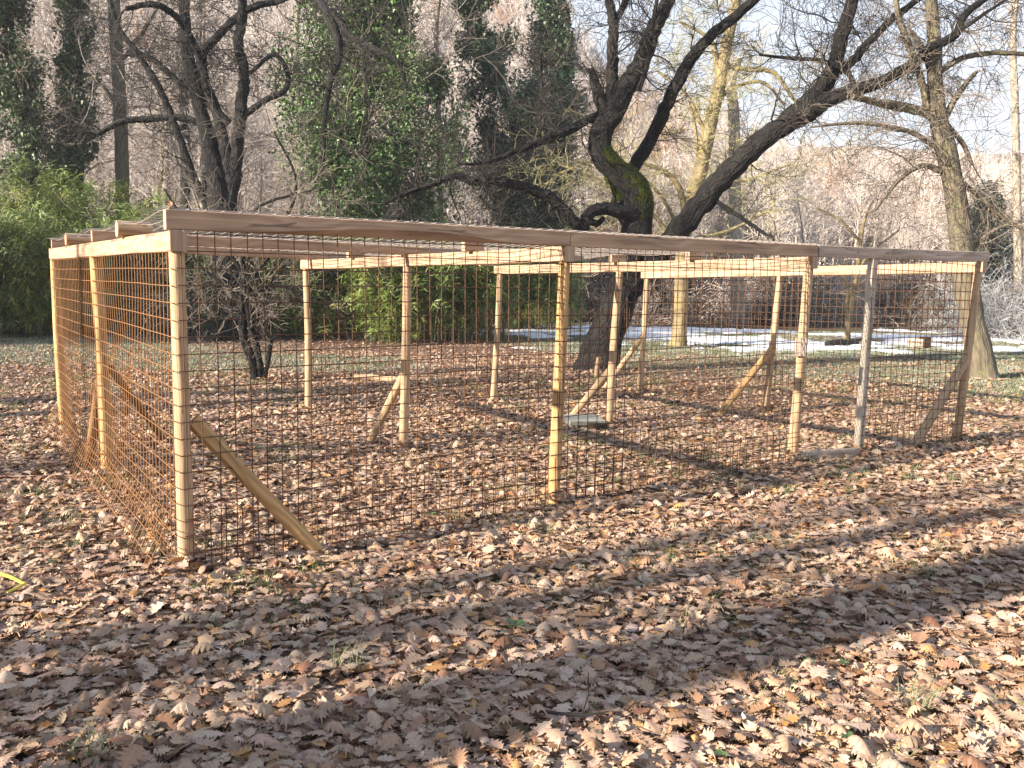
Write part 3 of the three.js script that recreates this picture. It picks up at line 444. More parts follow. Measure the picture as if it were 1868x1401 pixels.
tracedTree('yellow_barked_tree', 'slim tree with sunlit yellow lichen bark standing at the edge of the snow', 'tree', 26, [1238, 634], [
  ['trunk', [[1236, 642, 18], [1239, 610, 13.5], [1242, 560, 12.5], [1244, 480, 12.5], [1250, 420, 13], [1264, 362, 13], [1278, 310, 12.5], [1290, 252, 12], [1304, 192, 11.5], [1315, 142, 11], [1326, 80, 10], [1338, 25, 9], [1352, -40, 8]], { from: 0.5, rough: 0.05, wob: 0.1 }],
  ['branch', [[1250, 400, 6], [1240, 345, 5.5], [1224, 322, 5], [1196, 305, 4], [1170, 298, 2.6]], { len: 0.9 }],
  ['branch', [[1264, 360, 4], [1272, 300, 3], [1266, 220, 3], [1258, 190, 2]]],
  ['branch', [[1312, 150, 6], [1300, 80, 5], [1280, 60, 3], [1240, 40, 2]]],
  ['branch', [[1326, 122, 5], [1360, 126, 4.5], [1410, 132, 4], [1440, 170, 3], [1460, 200, 2]], { step: 0.3 }],
  ['branch', [[1300, 200, 4], [1330, 165, 3.4], [1390, 150, 3], [1430, 190, 2]]],
  ['branch', [[1290, 250, 4], [1250, 170, 3], [1200, 130, 2.4]]],
  ['branch', [[1246, 470, 4], [1200, 400, 3], [1120, 340, 2.4], [1020, 300, 1.6]]],
  ['branch', [[1248, 430, 4], [1190, 340, 3], [1110, 290, 2.4], [1010, 320, 1.8]]],
  ['branch', [[1246, 440, 3.4], [1330, 420, 3], [1410, 380, 2]]],
  ['branch', [[1270, 330, 3.4], [1350, 330, 2.6], [1440, 300, 1.6]]],
], M.yellow, M.twigYellow, 902, { step: 0.24, len: 1.7, r: 0.016, min: 0.006, lvl: 2, kids: 1.1, bend: 0.95 });

tracedTree('bare_tree', 'bare grey tree with crooked branches behind the right end of the pen', 'tree', 17.4, [1792, 692], [
  ['trunk', [[1798, 705, 30], [1794, 684, 25], [1785, 640, 22], [1773, 580, 20.5], [1762, 520, 20.5], [1756, 460, 20], [1748, 390, 18], [1738, 330, 17], [1722, 262, 16.5], [1712, 214, 15], [1706, 150, 12.5], [1704, 80, 11.5], [1700, 20, 10.5], [1696, -40, 9]], { from: 0.5, rough: 0.08, wob: 0.1 }],
  ['branch', [[1714, 225, 10], [1694, 208, 9], [1650, 196, 8], [1596, 186, 7, -0.2], [1556, 176, 5, -0.4]], { step: 0.25 }],
  ['branch', [[1692, 205, 7], [1682, 150, 6.5], [1660, 90, 6], [1640, 35, 5], [1630, -30, 4.5]]],
  ['branch', [[1700, 130, 6], [1680, 84, 5.5], [1662, 58, 4]], { len: 0.5 }],
  ['branch', [[1722, 218, 6], [1742, 182, 5.5], [1764, 150, 4.6], [1782, 130, 3.6]], { len: 0.4 }],
  ['branch', [[1712, 132, 5], [1752, 108, 5], [1806, 97, 4.5], [1868, 99, 4], [1930, 110, 3]], { step: 0.25 }],
  ['branch', [[1706, 268, 5], [1664, 242, 4.5], [1590, 226, 3.6], [1530, 226, 2.8], [1478, 232, 1.8]], { step: 0.22 }],
  ['branch', [[1716, 312, 6], [1684, 302, 5], [1650, 320, 4], [1622, 350, 3.2], [1596, 384, 2]], { step: 0.22 }],
  ['branch', [[1752, 330, 5], [1790, 362, 4.4], [1830, 396, 3.6], [1880, 430, 3]], { step: 0.22 }],
  ['branch', [[1726, 226, 5], [1756, 262, 4.4], [1774, 300, 3]], { step: 0.22 }],
  ['branch', [[1764, 470, 6], [1800, 430, 4], [1840, 410, 3], [1890, 400, 2]], { step: 0.25 }],
], M.grey, M.twigGrey, 903, { step: 0.21, len: 1.3, r: 0.015, min: 0.0045, lvl: 2, kids: 1.35, bend: 0.9, up: -0.02 });

const leftOak = tracedTree('oak_tree', 'spreading dark oak with several stems rising from the brush on the left', 'tree', 25, [410, 600], [
  ['trunk', [[412, 612, 30], [410, 500, 24], [404, 420, 22], [398, 340, 19], [390, 290, 14], [374, 232, 12.5], [354, 150, 11.5], [341, 90, 10], [338, 40, 9], [336, -40, 8]], { from: 0.6 }],
  ['trunk', [[410, 420, 16], [420, 330, 12], [408, 262, 10], [396, 206, 9], [376, 150, 8], [370, 100, 7.5], [398, 66, 7], [432, 32, 6.5], [470, 10, 6], [505, 4, 5], [560, -20, 5, -2], [600, 30, 8, -4], [616, 70, 7, -4.4], [617, 110, 6, -4.6], [602, 150, 5.4, -4.8], [594, 200, 5, -5], [590, 262, 4.4, -5], [590, 312, 3.4, -5], [606, 336, 2, -5]], { from: 0.25, step: 0.3 }],
  ['trunk', [[412, 400, 16], [428, 310, 12], [436, 245, 10.5], [441, 185, 10], [446, 130, 9], [434, 80, 8.5], [442, 30, 8], [440, -40, 7]], { from: 0.5 }],
  ['limb', [[380, 380, 8], [352, 318, 7], [322, 236, 6.4], [286, 152, 6], [246, 92, 5.5], [216, 50, 4.5], [200, 0, 4]]],
  ['limb', [[418, 225, 7], [380, 190, 6.5], [344, 168, 6], [302, 128, 5.5], [262, 100, 5], [228, 100, 3]]],
  ['branch', [[388, 240, 5], [340, 216, 6], [272, 217, 6], [222, 222, 6], [180, 244, 4]], { step: 0.3 }],
  ['branch', [[448, 208, 6], [482, 184, 5.4], [518, 166, 5], [526, 138, 4.4], [502, 100, 4], [456, 134, 3]], { step: 0.25 }],
  ['branch', [[604, 20, 7, -4], [640, 64, 5.5, -4.5], [688, 92, 4.6, -5], [726, 114, 4, -5.2], [742, 160, 3, -5.2]], { step: 0.25 }],
  ['branch', [[374, 120, 6], [330, 40, 6, -1], [280, 8, 5.5, -2], [230, 16, 4, -2.5]], { step: 0.3 }],
], M.oak, M.twigDark, 904, { step: 0.34, len: 1.6, r: 0.02, min: 0.006, lvl: 2, kids: 1.15, up: 0.0 });

tracedTree('small_tree', 'small many-stemmed bare tree growing from the leaves just behind the pen', 'tree', 15.4, [468, 694], [
  ['stem', [[470, 700, 9], [460, 660, 8.5], [446, 615, 8], [440, 560, 6], [444, 500, 5], [438, 440, 4], [420, 380, 3]]],
  ['stem', [[476, 694, 7], [470, 640, 6], [456, 590, 5.5], [452, 540, 4.6], [466, 500, 4.2], [490, 470, 3.6], [520, 430, 2.5]]],
  ['stem', [[482, 694, 5], [494, 620, 4], [484, 560, 2.6], [500, 500, 2]]],
  ['stem', [[470, 690, 3], [468, 610, 2.4], [474, 540, 2]]],
  ['branch', [[446, 560, 4], [410, 520, 3.4], [360, 480, 2.6], [340, 420, 2]]],
  ['branch', [[452, 540, 4], [500, 520, 3.2], [560, 540, 2.4], [600, 560, 1.6]]],
  ['branch', [[444, 500, 4], [400, 440, 3.2], [330, 390, 2.4], [300, 345, 1.8]]],
  ['branch', [[450, 470, 4], [520, 400, 3.2], [540, 330, 2.6], [500, 240, 1.6]]],
  ['branch', [[440, 440, 3.4], [470, 380, 2.8], [560, 350, 2.2], [620, 340, 1.5]]],
  ['branch', [[446, 580, 3], [400, 580, 2.4], [350, 560, 1.8]]],
], M.oak, M.twigGrey, 905, { step: 0.27, len: 1.0, r: 0.010, min: 0.0035, lvl: 2, kids: 1.0, bend: 0.9 });

tracedTree('sapling', 'thin yellowish sapling at the edge of the snow seen through the door opening', 'sapling', 30, [1546, 618], [
  ['stem', [[1545, 622, 6], [1548, 590, 5], [1556, 540, 5], [1564, 490, 4.5], [1570, 440, 3.4], [1578, 400, 2.4], [1590, 370, 1.4]]],
  ['stem', [[1547, 600, 4], [1544, 560, 3.5], [1546, 520, 3], [1530, 480, 2.4]]],
  ['branch', [[1560, 500, 3], [1590, 460, 2.4], [1640, 420, 1.8]]],
  ['branch', [[1568, 440, 3], [1530, 400, 2.4], [1490, 380, 1.8]]],
], M.yellow, M.twigGrey, 906, { step: 0.4, len: 1.3, r: 0.014, min: 0.006, lvl: 2 });

tracedTree('straight_tree', 'straight pale grey trunk rising behind the bamboo on the left', 'tree', 33, [226, 570], [
  ['trunk', [[228, 580, 14], [224, 400, 12], [222, 280, 11.5], [217, 150, 11], [211, 60, 10.5], [206, -40, 10]], { from: 0.4, wob: 0.06, rough: 0.04 }],
  ['branch', [[220, 200, 4], [180, 150, 3], [140, 130, 2]]], ['branch', [[216, 120, 4], [260, 60, 3], [290, 10, 2]]],
], M.grey, M.twigGrey, 907, { step: 0.5, len: 2, r: 0.02, min: 0.008, lvl: 2 });
for (const [x, r, z, s, label] of [[300, 7, 40, 1, 'pale slim trunk between the straight trunk and the spreading oak'], [336, 9, 36, 2, 'dark upright trunk directly left of the spreading oak stems'], [368, 8, 38, 3, 'second dark upright trunk between the spreading oak stems'], [545, 6, 42, 4, 'thin pale trunk between the spreading oak and the ivy column'], [800, 5, 34, 5, 'thin pole-like trunk along the right edge of the ivy column'], [1852, 7, 38, 7, 'pale birch-like trunk at the far right edge'], [1338, 11, 40, 8, 'grey broken-topped trunk behind the yellow barked tree']])
  tracedTree('background_tree', label, 'tree', z, [x + 6, 560], [['trunk', [[x + 8, 575, r * 1.2], [x + 4, 400, r], [x, 200, r * 0.9], [x - 4, s === 8 ? 150 : 60, r * 0.8], [x + 8, s === 8 ? 110 : -60, r * 0.7]], { from: 0.3, wob: 0.1, rough: 0.05 }]], [2, 3, 6].includes(s) ? M.oak : M.pale, [2, 3, 6].includes(s) ? M.twigDark : M.twigPale, 920 + s, { step: 0.5, len: 2.4, r: 0.025, min: 0.008, lvl: 2, rise: 0.3 });
// ---------------------------------------------------------------- whole bare trees, built once per kind and copied
function bareTree(seed, h, r, o) {
  const R = rng(seed), trunk = new Buf(), crown = new Buf(), P = [], S = []; let x = 0, z = 0;
  for (let k = 0; k <= 14; k++) { const s = k / 14; x += (R() - 0.5) * (o.crook ?? 0.025) * h; z += (R() - 0.5) * (o.crook ?? 0.025) * h; P.push(V(x * s + (o.lean || 0) * s * s * h, s * h * 0.93 - 0.3, z * s)); S.push(r * (k ? Math.pow(1 - s * 0.93, 0.8) : 1.35)); }
  trunk.tube(P, S, 9, { rough: 0.07, seed });
  for (let k = 0; k < o.n; k++) { const s = lerp(o.from ?? 0.25, 0.98, Math.pow(k / o.n, 0.85)), i = Math.min(13, Math.floor(s * 14)), p = P[i].clone().lerp(P[i + 1], s * 14 - i), a = R() * 6.283, up = 0.35 + R() * 0.9;
    grow(crown, R, p, V(Math.cos(a), up, Math.sin(a)).normalize(), h * lerp(0.32, 0.12, s) * (0.6 + R() * 0.7), Math.max(o.min, S[i] * 0.4), o.lvl ?? 2, { bend: o.bend ?? 0.6, up: o.up ?? 0.07, kids: o.kids ?? 1.3, min: o.min }); }
  return [trunk.geo(), crown.geo()];
}
const pxOf = (x, d) => { let lo = -400, hi = 2300; for (let k = 0; k < 24; k++) { const m = (lo + hi) / 2; rayOf(m, 520)[0] < x / d ? lo = m : hi = m; } return lo; };
const treeZone = (x, d) => { const p = pxOf(x, d); return p < 230 ? 'left of the straight pale trunk' : p < 530 ? 'behind the spreading oak' : p < 820 ? 'behind the broad ivy tree' : p < 1060 ? 'behind the leaning dark ivy tree' : p < 1350 ? 'behind the big oak' : p < 1690 ? 'behind the oak limb reaching right' : 'right of the bare grey tree'; };
const placeY = (x, d) => groundY(x, d);
{
  const kinds = [[1001, 15, 0.16, { n: 30, min: 0.009, kids: 1.35 }, M.pale, M.twigPale], [1002, 13, 0.13, { n: 28, min: 0.009, bend: 0.8 }, M.pale, M.twigPink], [1003, 16, 0.2, { n: 30, min: 0.010, from: 0.35 }, M.grey, M.twigGrey], [1004, 11, 0.1, { n: 30, min: 0.008, from: 0.15, bend: 0.9 }, M.pale, M.twigPale], [1005, 14, 0.12, { n: 26, min: 0.009, lean: 0.08 }, M.yellow, M.twigPink]];
  const proto = kinds.map(([s, h, r, o, m1, m2]) => { const [a, b] = bareTree(s, h, r, o); return [a, b, m1, m2]; });
  const made = [], R = rng(31), group = 'slender bare trees in the wood behind the clearing';
  let placed = 0;
  for (let k = 0; k < 400 && placed < 60; k++) {
    const d = lerp(36, 78, Math.pow(R(), 0.8)), x = (R() * 1.3 - 0.65) * d; if (x > -0.05 * d && R() < 0.62) continue; const low = x > -0.02 * d ? 0.62 : 1;
    const i = (R() * proto.length) | 0, pos = V(x, placeY(x, d), -d), sc = (0.75 + R() * 0.5) * low, label = `slender bare ${['pale', 'pinkish', 'grey', 'low pale', 'leaning'][i]} tree in the ${d < 55 ? 'near' : 'deep'} wood, ${treeZone(x, d)}`; placed++;
    if (!made[i]) { const g = thing('slender_tree', label, 'tree', pos, group); mesh('trunk', proto[i][0], proto[i][2], g); mesh('twig_crown', proto[i][1], proto[i][3], g); g.rotation.y = R() * 6.28; g.scale.setScalar(sc); made[i] = g; }
    else copyOf(made[i], label, pos, R() * 6.28, sc, group);
  }
  // the far wooded slope, one mass
  const wood = new THREE.Group(); wood.name = 'hillside_wood'; scene.add(wood); wood.userData = { kind: 'stuff', label: 'pinkish bare woodland covering the slope behind the clearing', category: 'woodland' };
  const farK = [[2001, 12, 0.16, { n: 16, min: 0.022, lvl: 2, kids: 1.0 }], [2002, 11, 0.14, { n: 16, min: 0.022, lvl: 2, kids: 1.0, bend: 0.9 }], [2003, 14, 0.18, { n: 16, min: 0.024, lvl: 2, kids: 1.0, from: 0.4 }]].map(([s, h, r, o]) => mergeGeometries(bareTree(s, h, r, o)));
  const mt = std({ color: lin(1, 1, 1) }), sets = farK.map(() => [[], []]), q = new THREE.Quaternion();
  for (let k = 0; k < 2700; k++) {
    const d = lerp(72, 235, Math.pow(R(), 0.75)), x = (R() * 1.35 - 0.675) * d - 4, i = (R() * 3) | 0, s = (0.7 + R() * 0.6) * (x > 0.05 * d ? 0.8 : 1), v = 0.9 + R() * 0.5; q.setFromAxisAngle(V(0, 1, 0), R() * 6.28);
    sets[i][0].push(new THREE.Matrix4().compose(V(x, placeY(x, d), -d), q, V(s, s, s))); const w = R(); sets[i][1].push(w < 0.6 ? lin(0.45 * v, 0.39 * v, 0.345 * v) : w < 0.85 ? lin(0.54 * v, 0.49 * v, 0.45 * v) : lin(0.34 * v, 0.22 * v, 0.15 * v));
  }
  sets.forEach(([a, c], i) => scatter('tree_scatter', farK[i], mt, a, c, wood));

  // trees beyond the left edge and behind the camera that throw the long shadows
  const [st, sc2] = bareTree(3001, 13, 0.29, { n: 9, min: 0.006, from: 0.42, kids: 0.7, crook: 0.006 });
  let first; const Lx = Math.cos(SUN_AZ), Lz = Math.sin(SUN_AZ);
  const shade = [[1258, 1205, 11.0, 1.35], [230, 1240, 16, 1.0], [470, 1125, 18, 0.9], [60, 735, 12, 1.1], [520, 735, 17, 1.0], [900, 700, 19, 0.8], [40, 860, 16, 0.9]];
  shade.forEach(([px, py, back, s], i) => { const p = onGround(px, py); p.x -= Lx * back; p.z += Lz * back; p.y = groundY(p.x, -p.z);
    const lb = `bare tree outside the photo's left edge, number ${i}`;
    if (!first) { first = thing('shade_tree', 'tall bare tree standing to the left of the photographer, throwing long shade', 'tree', p, 'bare trees left of the photographer'); mesh('trunk', st, M.oak, first); mesh('twig_crown', sc2, M.twigDark, first); first.scale.setScalar(s); }
    else copyOf(first, first.userData.label, p, i * 2.1, s, first.userData.group); });
}
// ---------------------------------------------------------------- ivy, bamboo, brush, snow, grass
const leafy = (r, g, b, tr = 0.3) => new THREE.MeshPhysicalMaterial({ color: lin(r, g, b), roughness: 0.55, side: THREE.DoubleSide, transmission: tr, thickness: 0 });
const scatterM = (p, e, s) => new THREE.Matrix4().compose(p, new THREE.Quaternion().setFromEuler(e), V(s, s, s));
{ // ivy: clusters of lobed leaves on a trunk
  const mk = (seed) => { const R = rng(seed), p = [], ix = []; for (let k = 0; k < 16; k++) { const c = V((R() - 0.5) * 0.55, (R() - 0.5) * 0.55, (R() - 0.5) * 0.55), e = new THREE.Euler(R() * 1.6 - 0.2, R() * 6.28, (R() - 0.5) * 1.0, 'YXZ'), s = 0.065 + R() * 0.04, b = p.length / 3; for (const [x, z, y] of [[0, -0.5, 0], [0.5, -0.35, 0.08], [0.30, 0.15, 0.04], [0, 0.75, -0.10], [-0.30, 0.15, 0.04], [-0.5, -0.35, 0.08], [0, -0.1, -0.05]]) { const v = V(x * s, y * s, z * s).applyEuler(e).add(c); p.push(v.x, v.y, v.z); } for (let j = 0; j < 6; j++) ix.push(b + 6, b + j, b + (j + 1) % 6); }
    const g = new THREE.BufferGeometry(); g.setAttribute('position', new THREE.Float32BufferAttribute(p, 3)); g.setIndex(ix); g.computeVertexNormals(); return g; };
  const spr = [mk(1), mk(2)], mat = std({ roughness: 0.45, side: THREE.DoubleSide });
  function ivyTree(label, z, axis, n, seed, tone, trunkMat = M.oak) {
    const R = rng(seed), base = at(axis[0][0], axis[0][1], z), g = thing('ivy_covered_tree', label, 'tree', base), k = z / F;
    const P = axis.map(([x, y]) => at(x, y, z).sub(base)), W = axis.map((a) => a[2] * k), f = new Buf(), [Q, S] = smooth(P, W, 0.4); f.tube(Q, S.map((_, i) => lerp(0.32, 0.14, i / S.length)), 8, { rough: 0.1 }); mesh('trunk', f.geo(true), trunkMat, g);
    const sets = [[[], []], [[], []]], blobs = []; for (let i = 0; i < 62; i++) { const s = R(), j = Math.floor(s * (Q.length - 1)), a = R() * 6.28, w = S[j]; blobs.push([Q[j].clone().add(V(Math.cos(a) * w * (0.2 + R() * 0.85), (R() - 0.5) * 1.2, Math.sin(a) * w * (0.2 + R() * 0.85))), w * (0.12 + R() * 0.34)]); }
    for (let i = 0; i < n * 1.7; i++) { const [c, r] = blobs[(R() * blobs.length) | 0], d = V(R() - 0.5, R() - 0.5, R() - 0.5).normalize(), rr = r * Math.pow(R(), 0.4); const p = c.clone().add(V(d.x * rr, d.y * rr * 1.6, d.z * rr)), e = new THREE.Euler((R() - 0.3) * 0.9, R() * 6.28, (R() - 0.5) * 0.9), h = (R() * 2) | 0, v = 0.6 + R() * 0.8; sets[h][0].push(scatterM(p, e, 0.5 + R() * 0.85)); sets[h][1].push(lin(tone[0] * v, tone[1] * v, tone[2] * v)); }
    sets.forEach(([m, c], i) => scatter('ivy', spr[i], mat, m, c, g));
    const tw = new Buf(); for (let i = 0; i < 13; i++) { const j = Math.floor((0.15 + 0.85 * R()) * (Q.length - 1)), a = R() * 6.28; grow(tw, R, Q[j].clone(), V(Math.cos(a), 0.2 + R() * 0.7, Math.sin(a)).normalize(), S[j] * (1.1 + R() * 0.9) + 0.5, 0.035, 2, { bend: 0.7, up: 0.02, kids: 1.3, min: 0.007 }); } mesh('twig_crown', tw.geo(), M.twigGrey, g);
  }
  ivyTree('broad ivy-covered tree filling the middle left behind the pen', 31, [[690, 560, 60], [690, 470, 100], [680, 380, 130], [670, 280, 142], [665, 180, 130], [690, 80, 118], [700, -40, 105]], 5200, 41, [0.09, 0.155, 0.045]);
  ivyTree('dark ivy-covered tree leaning left, between the broad ivy tree and the big oak', 34, [[985, 560, 50], [972, 440, 78], [965, 350, 72], [950, 270, 78], [930, 190, 76], [893, 110, 42], [862, 20, 34], [850, -40, 26]], 2900, 42, [0.075, 0.12, 0.06]);
  ivyTree('narrow ivy-clad stem rising just left of the big oak limbs', 35, [[1010, 560, 30], [1020, 400, 40], [1022, 250, 48], [1014, 140, 40], [1008, 60, 34], [1004, -40, 28]], 1500, 43, [0.075, 0.12, 0.06]);
  ivyTree('dark ivy-covered tree at the far left edge', 31, [[60, 560, 40], [58, 330, 58], [42, 210, 40], [24, 110, 36], [12, 20, 36], [6, -40, 32]], 1150, 44, [0.075, 0.11, 0.045]);
  ivyTree('ivy-covered tree second from the left edge, beside the straight pale trunk', 32, [[130, 560, 36], [138, 300, 36], [140, 200, 31], [138, 100, 27], [132, 10, 23], [128, -40, 20]], 950, 45, [0.075, 0.11, 0.045]);
  ivyTree('tall ivy-wrapped trunk far right behind the bare grey tree', 40, [[1812, 560, 30], [1808, 470, 40], [1800, 400, 26], [1796, 360, 12]], 700, 46, [0.035, 0.05, 0.04]);
}
{ // bamboo: arching culms with sprays of narrow leaves
  const mk = (seed) => { const R = rng(seed), p = [], ix = []; for (let k = 0; k < 11; k++) { const t = k / 10, o = V((R() - 0.5) * 0.1, t * 0.42, (R() - 0.5) * 0.1), a = R() * 6.28, L = 0.16 + R() * 0.10, w = 0.011 + R() * 0.004, d = V(Math.cos(a), 0.35 - R() * 0.7, Math.sin(a)).normalize(), s = V(-Math.sin(a), (R() - 0.5) * 0.6, Math.cos(a)).normalize(), b = p.length / 3; for (const [u, ww, dr] of [[0, 0.2, 0], [0.35, 1, 0.0], [0.7, 0.7, 0.03], [1, 0.02, 0.09]]) for (const q of [-1, 1]) p.push(o.x + d.x * L * u + s.x * w * ww * q, o.y + d.y * L * u - dr * L * 3 + s.y * w * ww * q, o.z + d.z * L * u + s.z * w * ww * q); for (let j = 0; j < 3; j++) { const e = b + j * 2; ix.push(e, e + 1, e + 2, e + 1, e + 3, e + 2); } }
    const g = new THREE.BufferGeometry(); g.setAttribute('position', new THREE.Float32BufferAttribute(p, 3)); g.setIndex(ix); g.computeVertexNormals(); return g; };
  const spr = [mk(11), mk(12), mk(13)], mat = leafy(1, 1, 1, 0.35), culm = std({ color: lin(0.08, 0.095, 0.035), roughness: 0.6 });
  function bamboo(label, px, z, h, w, n, seed, tone, off, group) {
    const R = rng(seed), base = onGround(px, 500 + 1.72 * F / z); base.z = -z; base.x = rayOf(px, 600)[0] * z; base.y = 0; if (off) base.set(off[0], 0, -off[1]); const g = thing('bamboo_clump', label, 'bamboo', base, group), f = new Buf(), sets = spr.map(() => [[], []]), culms = Math.round(w * 16);
    for (let c = 0; c < culms; c++) { const P = [], S = [], x0 = (R() - 0.5) * w, z0 = (R() - 0.5) * 1.6, a = R() * 6.28, H = h * (0.62 + 0.42 * R()), arch = (0.15 + R() * 0.35) * H; for (let k = 0; k <= 7; k++) { const s = k / 7; P.push(V(x0 + Math.cos(a) * arch * s * s * 0.7, H * (s - 0.16 * s * s * s), z0 + Math.sin(a) * arch * s * s * 0.7)); S.push(lerp(0.016, 0.004, s)); } f.tube(P, S, 5);
      for (let i = 0, m = n * 0.8 / culms; i < m; i++) { const s = lerp(0.03, 1, Math.pow(R(), 0.85)), j = Math.min(6, Math.floor(s * 7)), p = P[j].clone().lerp(P[j + 1], s * 7 - j), b = R() * 6.28, rr = (0.15 + R() * 0.5) * (1.15 - s * 0.5); p.x += Math.cos(b) * rr; p.z += Math.sin(b) * rr; p.y += (R() - 0.5) * 0.25; const k = (R() * 3) | 0, v = 0.6 + R() * 0.8, yl = R() < 0.2 ? 1 : 0; sets[k][0].push(scatterM(p, new THREE.Euler((R() - 0.5) * 1.6, R() * 6.28, (R() - 0.5) * 1.6), 0.8 + R() * 0.7)); sets[k][1].push(lin((tone[0] + yl * 0.08) * v, (tone[1] + yl * 0.04) * v, tone[2] * v)); } }
    mesh('culms', f.geo(), culm, g).userData.kind = 'stuff'; sets.forEach(([m, c], i) => scatter('bamboo_leaves', spr[i], mat, m, c, g));
  }
  const T1 = [0.165, 0.225, 0.036];
  bamboo('sunlit yellow-green bamboo clump at the left edge of the photo', 10, 25.5, 3.9, 3.4, 2600, 51, T1);
  bamboo('bright bamboo clump reaching behind the left end of the pen', 120, 26, 3.7, 2.8, 2100, 52, T1);
  bamboo('tall bamboo at the far left, behind the sunlit clump', 30, 29, 6.0, 4, 2300, 53, T1);
  bamboo('tall feathery bamboo left of the spreading oak', 165, 29.5, 5.6, 3.4, 2000, 54, T1);
  bamboo('dense bamboo beneath the straight pale trunk', 260, 27.4, 4.4, 3, 2300, 55, T1);
  bamboo('bamboo at the foot of the spreading oak', 370, 27.2, 3.9, 3, 2200, 56, T1);
  bamboo('bamboo between the spreading oak and the broad ivy tree', 500, 26.6, 3.5, 3, 2200, 57, T1);
  bamboo('bamboo seen above the pen beneath the broad ivy tree', 640, 27, 3.7, 2.6, 2300, 58, T1);
  bamboo('low bamboo with drooping tips beside the middle post', 745, 25.5, 3.4, 2.2, 2100, 59, T1);
  bamboo('last bamboo clump before the snow, left of the big oak trunk', 850, 27, 3.4, 2.4, 2000, 60, T1);
  bamboo('bamboo behind the trunk of the big oak', 960, 33, 4.2, 3.4, 1500, 61, T1);
  for (const [x, d, h, k] of [[-24.5, 23.5, 5.5, 0], [-21.5, 22.6, 5.4, 1], [-18.6, 21.8, 6.0, 2], [-16.0, 21.0, 6.2, 3]]) bamboo('tall bamboo added outside the left edge to shade the lower clumps', 0, d, h, 3.4, 1700, 70 + k, T1, [x, d], 'bamboo added beyond the left edge for shade');  // unseen hedge, added to keep sun off the lower bamboo
}
{ // bare brush and brambles
  const kinds = [[71, 1.9, M.twigDark], [72, 1.5, M.twigGrey], [73, 1.7, M.frost], [74, 1.3, M.twigPink], [76, 1.9, M.twigGrey, 1], [77, 1.5, M.twigPink, 1], [78, 1.6, M.twigDark, 1]].map(([s, h, m, far]) => { const R = rng(s), f = new Buf(); for (let k = 0; k < (far ? 24 : 34); k++) { const a = R() * 6.28; grow(f, R, V((R() - 0.5) * 1.4, 0, (R() - 0.5) * 1.0), V(Math.cos(a) * 0.7, 0.9 + R(), Math.sin(a) * 0.7).normalize(), h * (0.5 + R() * 0.7), far ? 0.02 : 0.011, 2, { bend: 0.95, up: -0.05, kids: far ? 1.0 : 1.3, min: far ? 0.010 : 0.005 }); } return [f.geo(), m]; });
  const R = rng(75), first = {};
  const brush = (i, x, d, s, label, group) => { const pos = V(x, groundY(x, d) - 0.05, -d); if (!first[label]) { const g = thing('brush', label, 'bush', pos, group); mesh('twigs', kinds[i][0], kinds[i][1], g); g.scale.setScalar(s); g.rotation.y = R() * 6.28; first[label] = g; } else { const c = first[label].clone(); c.name = numbered('brush'); c.position.copy(pos); c.rotation.y = R() * 6.28; c.scale.setScalar(s); c.children[0].geometry = kinds[i][0]; c.children[0].material = kinds[i][1]; scene.add(c); } };
  for (let k = 0; k < 70; k++) { const px = lerp(880, 1960, R()), d = lerp(41, 52, R()); brush([4, 5, 6, 6, 4, 5][(R() * 6) | 0], rayOf(px, 600)[0] * d, d, 0.7 + R() * R() * 2.0, `tangled bare bramble in the thicket behind the snow, ${px < 1080 ? 'left of the big oak trunk' : px < 1240 ? 'between big oak and yellow trunk' : px < 1450 ? 'just right of yellow trunk' : px < 1580 ? 'seen through the door opening' : px < 1760 ? 'behind the right wire panel' : 'right of the bare grey tree'}`, 'brambles in the thicket behind the snow'); }
  for (let k = 0; k < 20; k++) { const px = lerp(1760, 1990, R()), d = lerp(31, 42, R()); brush(R() < 0.65 ? 2 : 1, rayOf(px, 600)[0] * d, d, 0.7 + R() * 0.8, 'frosted grey brush beside the snow at the right edge', 'frosted brush at the right edge'); }
  for (let k = 0; k < 4; k++) { const px = lerp(280, 560, R()), d = lerp(26.5, 28, R()); brush([0, 1, 1][(R() * 3) | 0], rayOf(px, 600)[0] * d, d, 1.2 + R() * 1.3, 'bare twiggy brush in front of the bamboo on the left', 'bare brush before the bamboo'); }
  // dark evergreen undergrowth in the thicket
  const g = thing('undergrowth', 'dark evergreen undergrowth in the shade between the snow and the wood', 'undergrowth', V(0, 0, 0)); g.userData.kind = 'stuff';
  const p = [], ix = []; { const Q = rng(5); for (let k = 0; k < 16; k++) { const c = V((Q() - 0.5) * 0.7, Q() * 0.5, (Q() - 0.5) * 0.7), e = new THREE.Euler(Q() * 2 - 1, Q() * 6.28, Q() - 0.5), b = p.length / 3; for (const [x, z] of [[0, -1], [0.45, 0], [0, 1], [-0.45, 0]]) { const v = V(x * 0.09, 0, z * 0.09).applyEuler(e).add(c); p.push(v.x, v.y, v.z); } ix.push(b, b + 1, b + 2, b, b + 2, b + 3); } }
  const sg = new THREE.BufferGeometry(); sg.setAttribute('position', new THREE.Float32BufferAttribute(p, 3)); sg.setIndex(ix); sg.computeVertexNormals();
  const m = [], c = []; for (let k = 0; k < 3600; k++) { const px = lerp(860, 2000, R()), d = lerp(46, 58, R()), x = rayOf(px, 600)[0] * d, hh = 4.2 * Math.max(0, fbm(x * 0.35, d * 0.3, 61, 3) - 0.22) * R(), v = 0.6 + R() * 0.8; m.push(scatterM(V(x, groundY(x, d) + hh, -d), new THREE.Euler(R(), R() * 6, R()), 1 + R() * 1.0)); c.push(R() < 0.3 ? lin(0.16 * v, 0.15 * v, 0.14 * v) : lin(0.06 * v, 0.066 * v, 0.045 * v)); }
